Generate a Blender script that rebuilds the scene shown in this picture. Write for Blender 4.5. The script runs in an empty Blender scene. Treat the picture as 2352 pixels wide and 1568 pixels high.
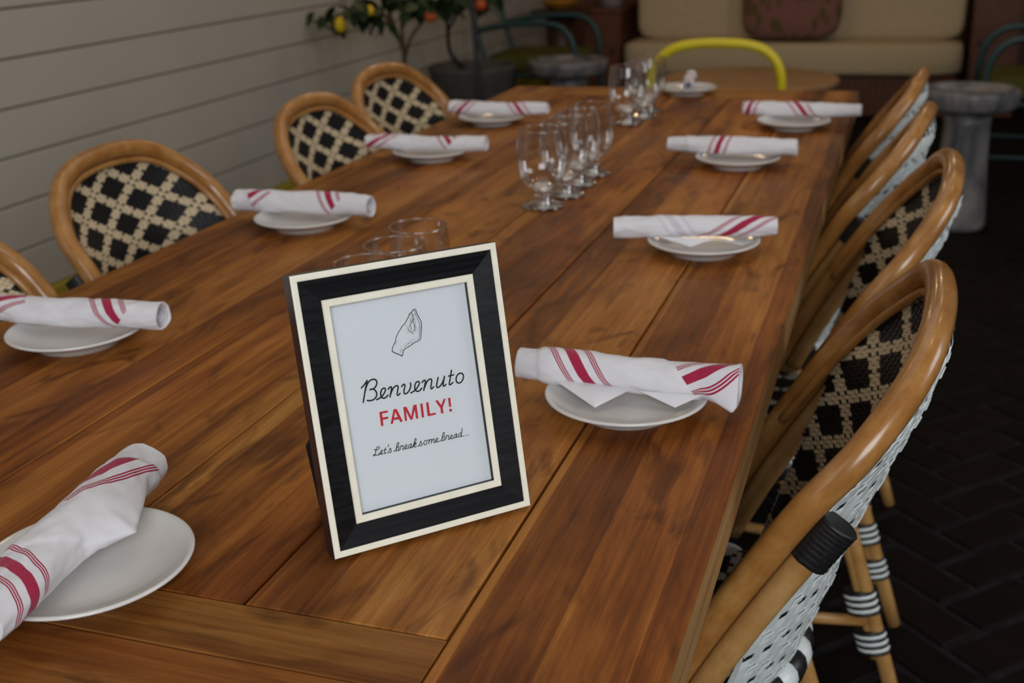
import bpy, math, random
import numpy as np
from mathutils import Vector, Matrix, noise as mnoise
random.seed(7)
rng = np.random.default_rng(7)
S = bpy.context.scene
COL = S.collection

# ------------------------------------------------------------------ camera
TZ = 0.76                                   # table top height; x = 0 is the right table edge, y runs along the table
W_, H_ = 2352, 1568
F_PX, PITCH, YAW, ROLL = 2615.26, 0.356263, -0.333868, -0.0329746
CAM = np.array([0.111593, -0.620832, 0.472366 + TZ])
def cam_axes():
    cy, sy, cp, sp = math.cos(YAW), math.sin(YAW), math.cos(PITCH), math.sin(PITCH)
    fw = np.array([sy*cp, cy*cp, -sp]); r = np.array([cy, -sy, 0.0]); u = np.cross(r, fw)
    cr, sr = math.cos(ROLL), math.sin(ROLL)
    return cr*r + sr*u, -sr*r + cr*u, fw
C_R, C_U, C_F = cam_axes()
def at(px, x=None, y=None, z=None):
    """world point on the line of sight of photo pixel px, at the given world x, y or z"""
    d = C_F + ((px[0]-W_/2)/F_PX)*C_R - ((px[1]-H_/2)/F_PX)*C_U
    if x is not None: t = (x-CAM[0])/d[0]
    elif y is not None: t = (y-CAM[1])/d[1]
    else: t = (z-CAM[2])/d[2]
    return CAM + t*d
cd = bpy.data.cameras.new('camera'); cam = bpy.data.objects.new('camera', cd); COL.objects.link(cam)
m = Matrix.Identity(4)
for i in range(3):
    m[i][0], m[i][1], m[i][2], m[i][3] = C_R[i], C_U[i], -C_F[i], CAM[i]
cam.matrix_world = m
cd.sensor_width = 36.0; cd.lens = 36.0*F_PX/W_; cd.clip_start = 0.05; cd.clip_end = 60
cd.dof.use_dof = True; cd.dof.focus_distance = 0.915; cd.dof.aperture_fstop = 7.4
S.camera = cam

# ------------------------------------------------------------------ light and exposure
S.view_settings.view_transform = 'Standard'; S.view_settings.look = 'None'
S.view_settings.exposure = 0.0; S.view_settings.gamma = 1.0; S.view_settings.use_curve_mapping = False
wd = bpy.data.worlds.new('world'); S.world = wd; wd.use_nodes = True
bg = wd.node_tree.nodes['Background']; bg.inputs[0].default_value = (1.0, 0.93, 0.85, 1); bg.inputs[1].default_value = 0.08
def area(name, loc, target, size, sizey, power, color):
    l = bpy.data.lights.new(name, 'AREA'); l.shape = 'RECTANGLE'; l.size = size; l.size_y = sizey; l.energy = power; l.color = color
    o = bpy.data.objects.new(name, l); COL.objects.link(o); o.location = loc
    o.rotation_euler = (Vector(target)-Vector(loc)).to_track_quat('-Z', 'Y').to_euler(); return o
def bulb(name, loc, power, color, r=0.03):
    l = bpy.data.lights.new(name, 'POINT'); l.energy = power; l.color = color; l.shadow_soft_size = r
    o = bpy.data.objects.new(name, l); COL.objects.link(o); o.location = loc; return o
area('daylight_front', (1.1, -2.7, 2.0), (-0.3, 0.5, 0.8), 2.0, 1.5, 84, (0.90, 0.945, 1.0))
area('daylight_right', (3.1, 1.0, 2.2), (0.1, 1.0, 0.8), 1.4, 1.2, 30, (0.88, 0.94, 1.0))
area('daylight_left', (-2.1, -2.2, 1.9), (-0.4, 0.6, 0.8), 1.0, 1.6, 7, (0.86, 0.92, 1.0))
area('skylight', (-0.4, 1.6, 3.0), (-0.4, 1.6, 0), 1.6, 3.6, 12, (1.0, 0.93, 0.86))
for k, (x, y) in enumerate(((0.5, 0.9), (0.75, 1.8), (0.4, 3.0), (-1.2, 1.4), (-1.1, 3.2), (-0.9, 5.4), (-1.7, 4.6), (0.1, 5.6))):
    bulb('bulb_%d' % k, (x, y, 2.5), 8.0 if y > 4 else 3.2, (1.0, 0.72, 0.42), .045)

# ------------------------------------------------------------------ materials
def new_mat(name):
    mt = bpy.data.materials.new(name); mt.use_nodes = True
    return mt, mt.node_tree.nodes, mt.node_tree.links, mt.node_tree.nodes['Principled BSDF']
def pset(b, col=None, rough=None, spec=None, metal=None, coat=None):
    if col is not None: b.inputs['Base Color'].default_value = (*col, 1)
    if rough is not None: b.inputs['Roughness'].default_value = rough
    if spec is not None: b.inputs['Specular IOR Level'].default_value = spec
    if metal is not None: b.inputs['Metallic'].default_value = metal
    if coat is not None: b.inputs['Coat Weight'].default_value = coat; b.inputs['Coat Roughness'].default_value = 0.12
def N(n, t, **k):
    x = n.new(t)
    for a, v in k.items(): setattr(x, a, v)
    return x
def math_(n, l, op, a, b=None, c=None):
    x = N(n, 'ShaderNodeMath', operation=op)
    for i, v in enumerate((a, b, c)):
        if v is None: continue
        if isinstance(v, (int, float)): x.inputs[i].default_value = v
        else: l.new(v, x.inputs[i])
    return x.outputs[0]
def mixc(n, l, fac, a, b, blend='MIX'):
    x = N(n, 'ShaderNodeMix', data_type='RGBA', blend_type=blend)
    for i, v in ((0, fac), (6, a), (7, b)):
        if isinstance(v, (int, float)): x.inputs[i].default_value = v
        elif isinstance(v, tuple): x.inputs[i].default_value = (*v, 1)
        else: l.new(v, x.inputs[i])
    return x.outputs[2]
def ramp(n, l, fac, stops):
    x = N(n, 'ShaderNodeValToRGB'); e = x.color_ramp.elements
    while len(e) < len(stops): e.new(0.5)
    for s, (p, c) in zip(e, stops):
        s.position = p; s.color = (*c, 1) if isinstance(c, tuple) else (c, c, c, 1)
    l.new(fac, x.inputs[0]); return x.outputs[0]
def coords(n, l, scale, offset_random=True, kind='Object'):
    tc = N(n, 'ShaderNodeTexCoord'); v = tc.outputs[kind]
    if offset_random:
        oi = N(n, 'ShaderNodeObjectInfo')
        sc = N(n, 'ShaderNodeVectorMath', operation='SCALE'); sc.inputs[0].default_value = (13.7, 31.1, 5.3); l.new(oi.outputs['Random'], sc.inputs['Scale'])
        ad = N(n, 'ShaderNodeVectorMath', operation='ADD'); l.new(v, ad.inputs[0]); l.new(sc.outputs[0], ad.inputs[1]); v = ad.outputs[0]
    mp = N(n, 'ShaderNodeMapping'); mp.inputs['Scale'].default_value = scale; l.new(v, mp.inputs[0]); return mp.outputs[0], v
def noise(n, l, vec, scale=1.0, detail=4.0, rough=0.55, dist=0.0):
    x = N(n, 'ShaderNodeTexNoise'); x.inputs['Scale'].default_value = scale; x.inputs['Detail'].default_value = detail
    x.inputs['Roughness'].default_value = rough; x.inputs['Distortion'].default_value = dist; l.new(vec, x.inputs['Vector']); return x.outputs['Fac']
def bump(n, l, b, h, strength, dist=0.001):
    x = N(n, 'ShaderNodeBump'); x.inputs['Strength'].default_value = strength; x.inputs['Distance'].default_value = dist
    l.new(h, x.inputs['Height']); l.new(x.outputs[0], b.inputs['Normal'])

def plain(name, col, rough=0.5, spec=0.5, var=0.08, vscale=30.0, metal=0.0, coat=None, bmp=0.0):
    mt, n, l, b = new_mat(name); pset(b, None, rough, spec, metal, coat)
    v, _ = coords(n, l, (1, 1, 1), False); f = noise(n, l, v, vscale, 3)
    d = tuple(c*(1-var) for c in col); e = tuple(min(1, c*(1+var)) for c in col)
    l.new(ramp(n, l, f, [(0.3, d), (0.7, e)]), b.inputs['Base Color'])
    if bmp: bump(n, l, b, f, bmp)
    return mt

def wood_table():
    mt, n, l, b = new_mat('table_wood')
    mv, raw = coords(n, l, (2.2, 10.0, 9.0))
    big = noise(n, l, mv, 1.0, 5, 0.6, 0.6)
    gv, _ = coords(n, l, (3.0, 95.0, 60.0)); grain = noise(n, l, gv, 1.0, 6, 0.65, 0.25)
    fv, _ = coords(n, l, (14.0, 420.0, 200.0)); fine = noise(n, l, fv, 1.0, 2, 0.5)
    # edge-glued strips inside one plank: each gets its own tone
    sx = N(n, 'ShaderNodeSeparateXYZ'); l.new(raw, sx.inputs[0])
    wv, _ = coords(n, l, (1.0, 0.0, 0.0)); wob = noise(n, l, wv, 2.0, 1)
    yy = math_(n, l, 'ADD', sx.outputs[1], math_(n, l, 'MULTIPLY', wob, 0.004))
    cell = math_(n, l, 'FLOOR', math_(n, l, 'DIVIDE', yy, 0.061))
    wn = N(n, 'ShaderNodeTexWhiteNoise', noise_dimensions='1D'); l.new(cell, wn.inputs['W'])
    tone = math_(n, l, 'ADD', math_(n, l, 'MULTIPLY', big, 0.62), math_(n, l, 'MULTIPLY', grain, 0.38))
    tone = math_(n, l, 'ADD', tone, math_(n, l, 'MULTIPLY', math_(n, l, 'SUBTRACT', wn.outputs['Value'], 0.5), 0.19))
    col = ramp(n, l, tone, [(0.31, (0.090, 0.027, 0.005)), (0.42, (0.205, 0.072, 0.011)), (0.50, (0.315, 0.124, 0.020)), (0.59, (0.43, 0.198, 0.037)), (0.72, (0.53, 0.285, 0.068))])
    # mineral streaks and smudges
    kv, _ = coords(n, l, (6.5, 19.0, 10.0)); kn = noise(n, l, kv, 1.0, 3, 0.55, 1.2)
    smudge = ramp(n, l, kn, [(0.56, 0.0), (0.70, 1.0)])
    col = mixc(n, l, math_(n, l, 'MULTIPLY', smudge, 0.72), col, (0.075, 0.024, 0.005))
    # short dark knots
    qv, _ = coords(n, l, (11.0, 46.0, 20.0)); qn = noise(n, l, qv, 1.0, 1, 0.4, 0.5)
    col = mixc(n, l, math_(n, l, 'MULTIPLY', ramp(n, l, qn, [(0.68, 0.0), (0.76, 1.0)]), 0.45), col, (0.060, 0.020, 0.005))
    # reddish against yellowish boards
    hv, _ = coords(n, l, (0.5, 4.0, 1.0)); hn = noise(n, l, hv, 1.0, 2)
    col = mixc(n, l, ramp(n, l, hn, [(0.38, 0.0), (0.62, 0.55)]), col, mixc(n, l, 1.0, col, (1.02, 0.76, 0.60), 'MULTIPLY'))
    col = mixc(n, l, 1.0, col, ramp(n, l, fine, [(0.3, 0.80), (0.7, 1.08)]), 'MULTIPLY')
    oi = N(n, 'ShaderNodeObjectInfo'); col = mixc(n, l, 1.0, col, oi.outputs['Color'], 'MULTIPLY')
    l.new(col, b.inputs['Base Color'])
    l.new(ramp(n, l, grain, [(0.3, 0.42), (0.7, 0.58)]), b.inputs['Roughness']); pset(b, spec=0.16)
    bump(n, l, b, math_(n, l, 'ADD', grain, math_(n, l, 'MULTIPLY', fine, 0.5)), 0.25, 0.0006)
    return mt
M = {}
M['table'] = wood_table()

def sapwood():
    mt, n, l, b = new_mat('table_sapwood'); pset(b, rough=0.5, spec=0.25)
    mv, _ = coords(n, l, (2.0, 60.0, 60.0)); g = noise(n, l, mv, 1.0, 5, 0.6, 0.3)
    l.new(ramp(n, l, g, [(0.3, (0.22, 0.095, 0.03)), (0.5, (0.36, 0.19, 0.07)), (0.7, (0.45, 0.27, 0.11))]), b.inputs['Base Color']); return mt
M['sapwood'] = sapwood()
def rattan(name, c1, c2, c3, rough=0.27):
    mt, n, l, b = new_mat(name)
    v, raw = coords(n, l, (14, 14, 14)); big = noise(n, l, v, 1.0, 4, 0.6, 0.5)
    at_ = N(n, 'ShaderNodeAttribute', attribute_name='along'); ar = N(n, 'ShaderNodeAttribute', attribute_name='around')
    cb = N(n, 'ShaderNodeCombineXYZ'); l.new(math_(n, l, 'MULTIPLY', at_.outputs['Fac'], 26.0), cb.inputs[0]); l.new(math_(n, l, 'MULTIPLY', ar.outputs['Fac'], 42.0), cb.inputs[1])
    g = noise(n, l, cb.outputs[0], 1.0, 4, 0.6)
    f = math_(n, l, 'ADD', math_(n, l, 'MULTIPLY', big, 0.48), math_(n, l, 'MULTIPLY', g, 0.52))
    l.new(ramp(n, l, f, [(0.30, c1), (0.5, c2), (0.68, c3)]), b.inputs['Base Color'])
    pset(b, rough=rough, spec=0.5, coat=0.25); return mt
M['rattan'] = rattan('rattan_pole', (0.225, 0.080, 0.017), (0.36, 0.155, 0.037), (0.47, 0.240, 0.074))
M['rattan_leg'] = rattan('rattan_leg', (0.29, 0.130, 0.034), (0.43, 0.220, 0.066), (0.52, 0.30, 0.115), 0.33)
M['cane_black'] = plain('cane_black', (0.012, 0.011, 0.011), 0.38, 0.4, 0.3, 200)
M['cane_natural'] = plain('cane_natural', (0.63, 0.50, 0.32), 0.5, 0.35, 0.16, 220)
M['cane_white'] = plain('cane_white', (0.70, 0.725, 0.70), 0.36, 0.45, 0.07, 160)
M['porcelain'] = plain('porcelain', (0.66, 0.63, 0.595), 0.16, 0.45, 0.02, 8, coat=0.15)
M['cream'] = plain('cream_paint', (0.84, 0.79, 0.64), 0.4, 0.45, 0.05, 60)
def frame_black():
    mt, n, l, b = new_mat('frame_black'); pset(b, (0.010, 0.0105, 0.012), 0.42, 0.2)
    v, _ = coords(n, l, (4, 220, 220), False); f = noise(n, l, v, 1.0, 3)
    l.new(ramp(n, l, f, [(0.35, (0.003, 0.003, 0.0035)), (0.7, (0.010, 0.0105, 0.012))]), b.inputs['Base Color']); bump(n, l, b, f, 0.25, 0.0004); return mt
M['frame_black'] = frame_black()
M['frame_side'] = plain('frame_side', (0.022, 0.014, 0.022), 0.28, 0.5, 0.1, 40)
M['easel'] = plain('easel_board', (0.020, 0.013, 0.012), 0.6, 0.3, 0.2, 60)
M['paper'] = plain('paper', (0.88, 0.895, 0.93), 0.6, 0.3, 0.012, 300)
M['ink'] = plain('ink', (0.018, 0.018, 0.020), 0.7, 0.2, 0.05, 50)
M['red_ink'] = plain('red_ink', (0.66, 0.032, 0.055), 0.7, 0.2, 0.03, 50)
M['wall'] = plain('wall_paint', (0.50, 0.455, 0.39), 0.40, 0.5, 0.03, 3)
M['wall_gap'] = plain('wall_gap', (0.16, 0.14, 0.12), 0.8, 0.2, 0.1, 3)
M['yellow_trim'] = plain('yellow_trim', (0.42, 0.33, 0.035), 0.5, 0.4, 0.08, 5)
M['red_wood'] = rattan('red_wood', (0.070, 0.017, 0.004), (0.105, 0.028, 0.007), (0.135, 0.040, 0.011), 0.6)
M['dark_wood'] = plain('dark_wood', (0.045, 0.016, 0.006), 0.45, 0.4, 0.3, 12)
M['light_wood'] = plain('light_wood', (0.42, 0.235, 0.105), 0.45, 0.4, 0.12, 8)
M['cream_fabric'] = plain('cream_fabric', (0.50, 0.385, 0.235), 0.9, 0.1, 0.06, 40)
M['teal'] = plain('teal_paint', (0.010, 0.044, 0.044), 0.4, 0.5, 0.1, 10)
M['green_fabric'] = plain('green_fabric', (0.075, 0.070, 0.014), 0.9, 0.1, 0.15, 30)
M['yellow_paint'] = plain('yellow_paint', (0.66, 0.515, 0.014), 0.4, 0.45, 0.05, 10)
M['planter'] = plain('planter_grey', (0.070, 0.062, 0.056), 0.75, 0.25, 0.12, 14)
M['soil'] = plain('soil', (0.012, 0.009, 0.007), 0.95, 0.1, 0.4, 60)
M['bark'] = plain('bark', (0.085, 0.050, 0.026), 0.9, 0.15, 0.35, 40)
M['dark_bark'] = plain('dark_bark', (0.014, 0.011, 0.010), 0.9, 0.15, 0.35, 40)
M['leaf'] = plain('leaf', (0.014, 0.034, 0.007), 0.45, 0.4, 0.4, 12)
M['lemon'] = plain('lemon_skin', (0.78, 0.50, 0.008), 0.45, 0.4, 0.08, 40)
M['orange'] = plain('orange_skin', (0.46, 0.075, 0.012), 0.45, 0.4, 0.08, 40)
M['dark_metal'] = plain('dark_metal', (0.018, 0.019, 0.024), 0.45, 0.5, 0.2, 10)
M['grey_ceramic_plain'] = plain('grey_ceramic_plain', (0.17, 0.155, 0.15), 0.5, 0.4, 0.1, 10)
M['amber'] = plain('amber_glaze', (0.40, 0.16, 0.012), 0.25, 0.5, 0.15, 10)
M['mortar'] = plain('mortar', (0.016, 0.0145, 0.0155), 0.95, 0.05, 0.35, 30)

def brick_mat():
    mt, n, l, b = new_mat('floor_brick'); pset(b, rough=0.7, spec=0.12)
    v, _ = coords(n, l, (18, 18, 18)); f = noise(n, l, v, 1.0, 5, 0.6)
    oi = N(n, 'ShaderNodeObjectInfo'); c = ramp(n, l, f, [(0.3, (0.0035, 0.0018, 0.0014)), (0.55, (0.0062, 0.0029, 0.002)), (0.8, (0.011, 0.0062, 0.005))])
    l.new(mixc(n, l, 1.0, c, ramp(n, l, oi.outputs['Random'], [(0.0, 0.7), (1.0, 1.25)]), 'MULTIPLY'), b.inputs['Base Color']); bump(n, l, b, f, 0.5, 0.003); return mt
M['brick'] = brick_mat()
def ceramic():
    mt, n, l, b = new_mat('glazed_ceramic'); pset(b, rough=0.4, spec=0.45)
    v, _ = coords(n, l, (7, 7, 4)); f = noise(n, l, v, 1.0, 5, 0.62, 1.0)
    l.new(ramp(n, l, f, [(0.34, (0.06, 0.06, 0.068)), (0.5, (0.17, 0.155, 0.15)), (0.68, (0.27, 0.245, 0.23))]), b.inputs['Base Color']); return mt
M['ceramic'] = ceramic()
def pillow_mat():
    mt, n, l, b = new_mat('pillow_print'); pset(b, rough=0.95, spec=0.05)
    tc = N(n, 'ShaderNodeTexCoord'); mp = N(n, 'ShaderNodeMapping'); mp.inputs['Scale'].default_value = (24, 24, 10); l.new(tc.outputs['Object'], mp.inputs[0])
    vo = N(n, 'ShaderNodeTexVoronoi'); vo.inputs['Scale'].default_value = 1.0; l.new(mp.outputs[0], vo.inputs['Vector'])
    k = ramp(n, l, vo.outputs['Distance'], [(0.32, 1.0), (0.52, 0.0)])
    l.new(mixc(n, l, k, (0.215, 0.098, 0.078), (0.105, 0.078, 0.026)), b.inputs['Base Color']); return mt
M['pillow'] = pillow_mat()

def napkin_mat():
    mt, n, l, b = new_mat('napkin_cotton'); pset(b, rough=0.9, spec=0.12)
    b.inputs['Sheen Weight'].default_value = 0.15
    def attr(a): return N(n, 'ShaderNodeAttribute', attribute_name=a).outputs['Fac']
    tot = None
    for k in range(2):
        d = math_(n, l, 'ABSOLUTE', attr('s%d' % k)); mk = math_(n, l, 'GREATER_THAN', attr('m%d' % k), 0.0)
        thick = math_(n, l, 'LESS_THAN', d, 0.0049)
        t = math_(n, l, 'ABSOLUTE', math_(n, l, 'SUBTRACT', d, 0.0146))
        l1 = math_(n, l, 'LESS_THAN', t, 0.00062); l2 = math_(n, l, 'LESS_THAN', math_(n, l, 'ABSOLUTE', math_(n, l, 'SUBTRACT', t, 0.0020)), 0.00062)
        s = math_(n, l, 'MULTIPLY', math_(n, l, 'MAXIMUM', thick, math_(n, l, 'MAXIMUM', l1, l2)), mk)
        tot = s if tot is None else math_(n, l, 'MAXIMUM', tot, s)
    g = math_(n, l, 'MULTIPLY', math_(n, l, 'LESS_THAN', math_(n, l, 'ABSOLUTE', attr('g0')), 0.0052), 0.5)
    g2 = math_(n, l, 'MULTIPLY', math_(n, l, 'LESS_THAN', math_(n, l, 'ABSOLUTE', math_(n, l, 'SUBTRACT', math_(n, l, 'ABSOLUTE', attr('g0')), 0.0146)), 0.0026), 0.32)
    v, _ = coords(n, l, (900, 900, 900), False); f = noise(n, l, v, 1.0, 2)
    base = mixc(n, l, math_(n, l, 'MAXIMUM', g, g2), (0.71, 0.685, 0.70), (0.46, 0.42, 0.49))
    red = ramp(n, l, f, [(0.3, (0.30, 0.012, 0.045)), (0.7, (0.42, 0.030, 0.075))])
    l.new(mixc(n, l, tot, base, red), b.inputs['Base Color'])
    wv, _ = coords(n, l, (60, 60, 60), False); wr = noise(n, l, wv, 1.0, 4, 0.6)
    bump(n, l, b, math_(n, l, 'ADD', wr, math_(n, l, 'MULTIPLY', f, 0.12)), 0.35, 0.0022)
    return mt
M['napkin'] = napkin_mat()

def thin_glass():
    mt, n, l, b = new_mat('thin_glass'); n.remove(b); out = n['Material Output']
    tr = N(n, 'ShaderNodeBsdfTransparent'); tr.inputs[0].default_value = (0.97, 0.975, 0.97, 1)
    gl = N(n, 'ShaderNodeBsdfGlossy'); gl.inputs['Roughness'].default_value = 0.02
    fr = N(n, 'ShaderNodeFresnel'); fr.inputs['IOR'].default_value = 1.45
    mx = N(n, 'ShaderNodeMixShader'); l.new(math_(n, l, 'MINIMUM', math_(n, l, 'MULTIPLY', fr.outputs[0], 2.0), 0.5), mx.inputs[0]); l.new(tr.outputs[0], mx.inputs[1]); l.new(gl.outputs[0], mx.inputs[2])
    l.new(mx.outputs[0], out.inputs[0]); return mt
M['thin_glass'] = thin_glass()
def solid_glass():
    mt, n, l, b = new_mat('solid_glass'); pset(b, (0.97, 0.98, 0.97), 0.02, 0.5)
    b.inputs['Transmission Weight'].default_value = 1.0; b.inputs['IOR'].default_value = 1.46; return mt
M['solid_glass'] = solid_glass()

# ------------------------------------------------------------------ mesh helpers
class MB:
    def __init__(s): s.v = []; s.f = []; s.mi = []; s.sm = []; s.at = {}
    def add(s, verts, faces, mat=0, smooth=False, **at_):
        o = len(s.v); s.v.extend([tuple(map(float, p)) for p in verts])
        for f in faces: s.f.append(tuple(i+o for i in f)); s.mi.append(mat); s.sm.append(smooth)
        for k, a in at_.items():
            arr = s.at.setdefault(k, []); arr.extend([0.0]*(o-len(arr))); arr.extend([float(x) for x in a])
        return o
    def build(s, name, mats, parent=None, loc=None, rot=None, kind=None):
        me = bpy.data.meshes.new(name); me.from_pydata(s.v, [], s.f); me.update()
        if not isinstance(mats, (list, tuple)): mats = [mats]
        for mt in mats: me.materials.append(M[mt])
        me.polygons.foreach_set('material_index', s.mi); me.polygons.foreach_set('use_smooth', s.sm)
        for k, a in s.at.items():
            a = a + [0.0]*(len(s.v)-len(a)); x = me.attributes.new(k, 'FLOAT', 'POINT'); x.data.foreach_set('value', a)
        return link(name, me, parent, loc, rot, kind)
def link(name, me, parent=None, loc=None, rot=None, kind=None):
    o = bpy.data.objects.new(name, me); COL.objects.link(o)
    if parent is not None: o.parent = parent
    if loc is not None: o.location = loc
    if rot is not None: o.rotation_euler = rot
    if kind: o['kind'] = kind
    return o
def thing(name, label, cat, loc=(0, 0, 0), rz=0.0, group=None):
    o = bpy.data.objects.new(name, None); COL.objects.link(o); o.location = loc; o.rotation_euler = (0, 0, rz); o.empty_display_size = 0.1
    o['label'] = label; o['category'] = cat
    if group: o['group'] = group
    return o
def tag(o, label, cat, group=None):
    o['label'] = label; o['category'] = cat
    if group: o['group'] = group
    return o
def copy_tree(o, parent=None):
    c = o.copy(); COL.objects.link(c)
    if parent is not None: c.parent = parent; c.matrix_parent_inverse = o.matrix_parent_inverse.copy()
    for ch in list(o.children): copy_tree(ch, c)
    return c
def spl(P, n=8, closed=False):
    P = np.array(P, float)
    Q = np.vstack([P[-1:], P, P[:2]]) if closed else np.vstack([2*P[0]-P[1], P, 2*P[-1]-P[-2]])
    out = []
    for i in range(1, len(Q)-2):
        a, b, c, d = Q[i-1:i+3]
        for t in np.linspace(0, 1, n, endpoint=False): out.append(.5*((2*b)+(-a+c)*t+(2*a-5*b+4*c-d)*t*t+(-a+3*b-3*c+d)*t**3))
    if not closed: out.append(P[-1])
    return np.array(out)
def tube(mb, path, r, segs=12, mat=0, caps=True, closed=False, flat=None):
    """round tube along path; r number or per-point list; flat=(vec, k) stretches the section along vec by k"""
    P = np.array(path, float); n = len(P); R = np.full(n, r) if np.isscalar(r) else np.array(r, float)
    T = np.gradient(P, axis=0)
    if closed: T = np.roll(P, -1, 0)-np.roll(P, 1, 0)
    T /= np.linalg.norm(T, axis=1)[:, None]+1e-12
    ref = np.array([0, 0, 1.0]) if abs(T[0][2]) < .9 else np.array([1.0, 0, 0])
    nn = np.cross(T[0], ref); nn /= np.linalg.norm(nn); V = []; al = []; ar = []; s = 0
    for i in range(n):
        nn = nn-T[i]*(nn@T[i]); nn /= np.linalg.norm(nn); bb = np.cross(T[i], nn)
        if i: s += np.linalg.norm(P[i]-P[i-1])
        for k in range(segs):
            a = 2*math.pi*k/segs; off = R[i]*(math.cos(a)*nn+math.sin(a)*bb)
            if flat is not None: off = off+flat[0]*(flat[2]*math.copysign(1, off@flat[0]) if len(flat) == 3 else (off@flat[0])*(flat[1]-1))
            V.append(P[i]+off); al.append(s); ar.append(abs(k/segs-.5)*.1)
    F = []
    for i in range(n if closed else n-1):
        j = (i+1) % n
        for k in range(segs): k2 = (k+1) % segs; F.append((i*segs+k, i*segs+k2, j*segs+k2, j*segs+k))
    mb.add(V, F, mat, True, along=al, around=ar)
    if caps and not closed:
        o = len(mb.v)-len(V)
        mb.f.append(tuple(o+k for k in range(segs))[::-1]); mb.mi.append(mat); mb.sm.append(False)
        mb.f.append(tuple(o+(n-1)*segs+k for k in range(segs))); mb.mi.append(mat); mb.sm.append(False)
def lathe(mb, prof, segs=48, mat=0, smooth=True, c=(0, 0, 0)):
    V = []; F = []
    for r, z in prof:
        for k in range(segs): a = 2*math.pi*k/segs; V.append((c[0]+r*math.cos(a), c[1]+r*math.sin(a), c[2]+z))
    for i in range(len(prof)-1):
        for k in range(segs): k2 = (k+1) % segs; F.append((i*segs+k, i*segs+k2, (i+1)*segs+k2, (i+1)*segs+k))
    o = mb.add(V, F, mat, smooth)
    for i in (0, len(prof)-1):
        if prof[i][0] > 1e-5:
            f = tuple(o+i*segs+k for k in range(segs)); mb.f.append(f[::-1] if i == 0 else f); mb.mi.append(mat); mb.sm.append(False)
def box(mb, c, s, mat=0, ch=0.0):
    """box with chamfered edges (all round in plan and at top and bottom)"""
    x, y, z = s[0]/2, s[1]/2, s[2]/2
    if ch <= 0:
        V = [(c[0]+i*x, c[1]+j*y, c[2]+k*z) for k in (-1, 1) for i, j in ((-1, -1), (1, -1), (1, 1), (-1, 1))]
        mb.add(V, [(3, 2, 1, 0), (4, 5, 6, 7), (0, 1, 5, 4), (1, 2, 6, 5), (2, 3, 7, 6), (3, 0, 4, 7)], mat); return
    V = []; F = []
    for zz, ins in ((-z, ch), (-z+ch, 0), (z-ch, 0), (z, ch)):
        for i, j in ((-1, -1), (1, -1), (1, 1), (-1, 1)): V.append((c[0]+i*(x-ins), c[1]+j*(y-ins), c[2]+zz))
    F = [(3, 2, 1, 0), (12, 13, 14, 15)]
    for q in range(3):
        for k in range(4): k2 = (k+1) % 4; F.append((q*4+k, q*4+k2, q*4+4+k2, q*4+4+k))
    mb.add(V, F, mat)
def rounded_block(mb, c, s, r, mat=0, puff=0.0, n=10):
    """cushion: superellipsoid-like box"""
    V = []; F = []; nu, nv = n*4, n*2
    for j in range(nv+1):
        ph = -math.pi/2+math.pi*j/nv
        for i in range(nu):
            th = 2*math.pi*i/nu
            def sp(a, e): return math.copysign(abs(a)**e, a)
            V.append((c[0]+s[0]/2*sp(math.cos(ph), r)*sp(math.cos(th), r), c[1]+s[1]/2*sp(math.cos(ph), r)*sp(math.sin(th), r), c[2]+s[2]/2*sp(math.sin(ph), r)))
    for j in range(nv):
        for i in range(nu): i2 = (i+1) % nu; F.append((j*nu+i, j*nu+i2, (j+1)*nu+i2, (j+1)*nu+i))
    mb.add(V, F, mat, True)

# ------------------------------------------------------------------ floor, walls
fb = MB(); box(fb, (0.2, 3.4, -0.03), (6.2, 12.0, 0.05)); floor = fb.build('floor', 'mortar', kind='structure')
BL, BW, BH, G = 0.198, 0.098, 0.03, 0.011        # herringbone pavers
pav = []
ang = math.radians(46)
for i in range(-44, 45):
    for j in range(-44, 45):
        for hor in (0, 1):
            u = 0.1*(i+0.0)+0.0; 
            # standard herringbone lattice: pairs of bricks on a diagonal grid
            a = (i + 2*j)*0.1; b_ = (i - 2*j)*0.1
            if hor: cx_, cy_, rz = a+0.1, b_+0.05, 0.0
            else: cx_, cy_, rz = a-0.05+0.0, b_+0.1, math.pi/2
            x = 0.6+cx_*math.cos(ang)-cy_*math.sin(ang); y = 2.0+cx_*math.sin(ang)+cy_*math.cos(ang)
            pav.append((x, y, rz+ang))
pav = [p for p in pav if -2.35 < p[0] < 2.4 and 0.2 < p[1] < 7.6]
near_p = sorted([p for p in pav if 0.02 < p[0] < 1.6 and p[1] > 0.75], key=lambda p: (p[0]-0.4)**2+(p[1]-0.6)**2)[:290]
near_s = set(near_p)
bm_ = MB(); box(bm_, (0, 0, -0.009), (BL-G, BW-G, 0.022), 0, 0.004)
first = None
for x, y, rz in near_p:
    if first is None:
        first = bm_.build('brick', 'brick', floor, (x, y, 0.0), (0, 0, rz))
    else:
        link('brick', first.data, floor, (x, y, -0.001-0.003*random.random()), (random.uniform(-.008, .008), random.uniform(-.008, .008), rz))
rest = MB()
for p in pav:
    if p in near_s: continue
    x, y, rz = p; c, s = math.cos(rz), math.sin(rz); dz = -0.003*random.random()
    V = []
    for zz, ins in ((-0.02, 0), (dz-0.004, 0), (dz, 0.004)):
        for i, j in ((-1, -1), (1, -1), (1, 1), (-1, 1)):
            lx, ly = i*((BL-G)/2-ins), j*((BW-G)/2-ins); V.append((x+lx*c-ly*s, y+lx*s+ly*c, zz))
    F = [(8, 9, 10, 11)]+[(q*4+k, q*4+(k+1) % 4, q*4+4+(k+1) % 4, q*4+4+k) for q in range(2) for k in range(4)]
    rest.add(V, F)
rest.build('brick_paving', 'brick', floor, kind='stuff')

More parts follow.
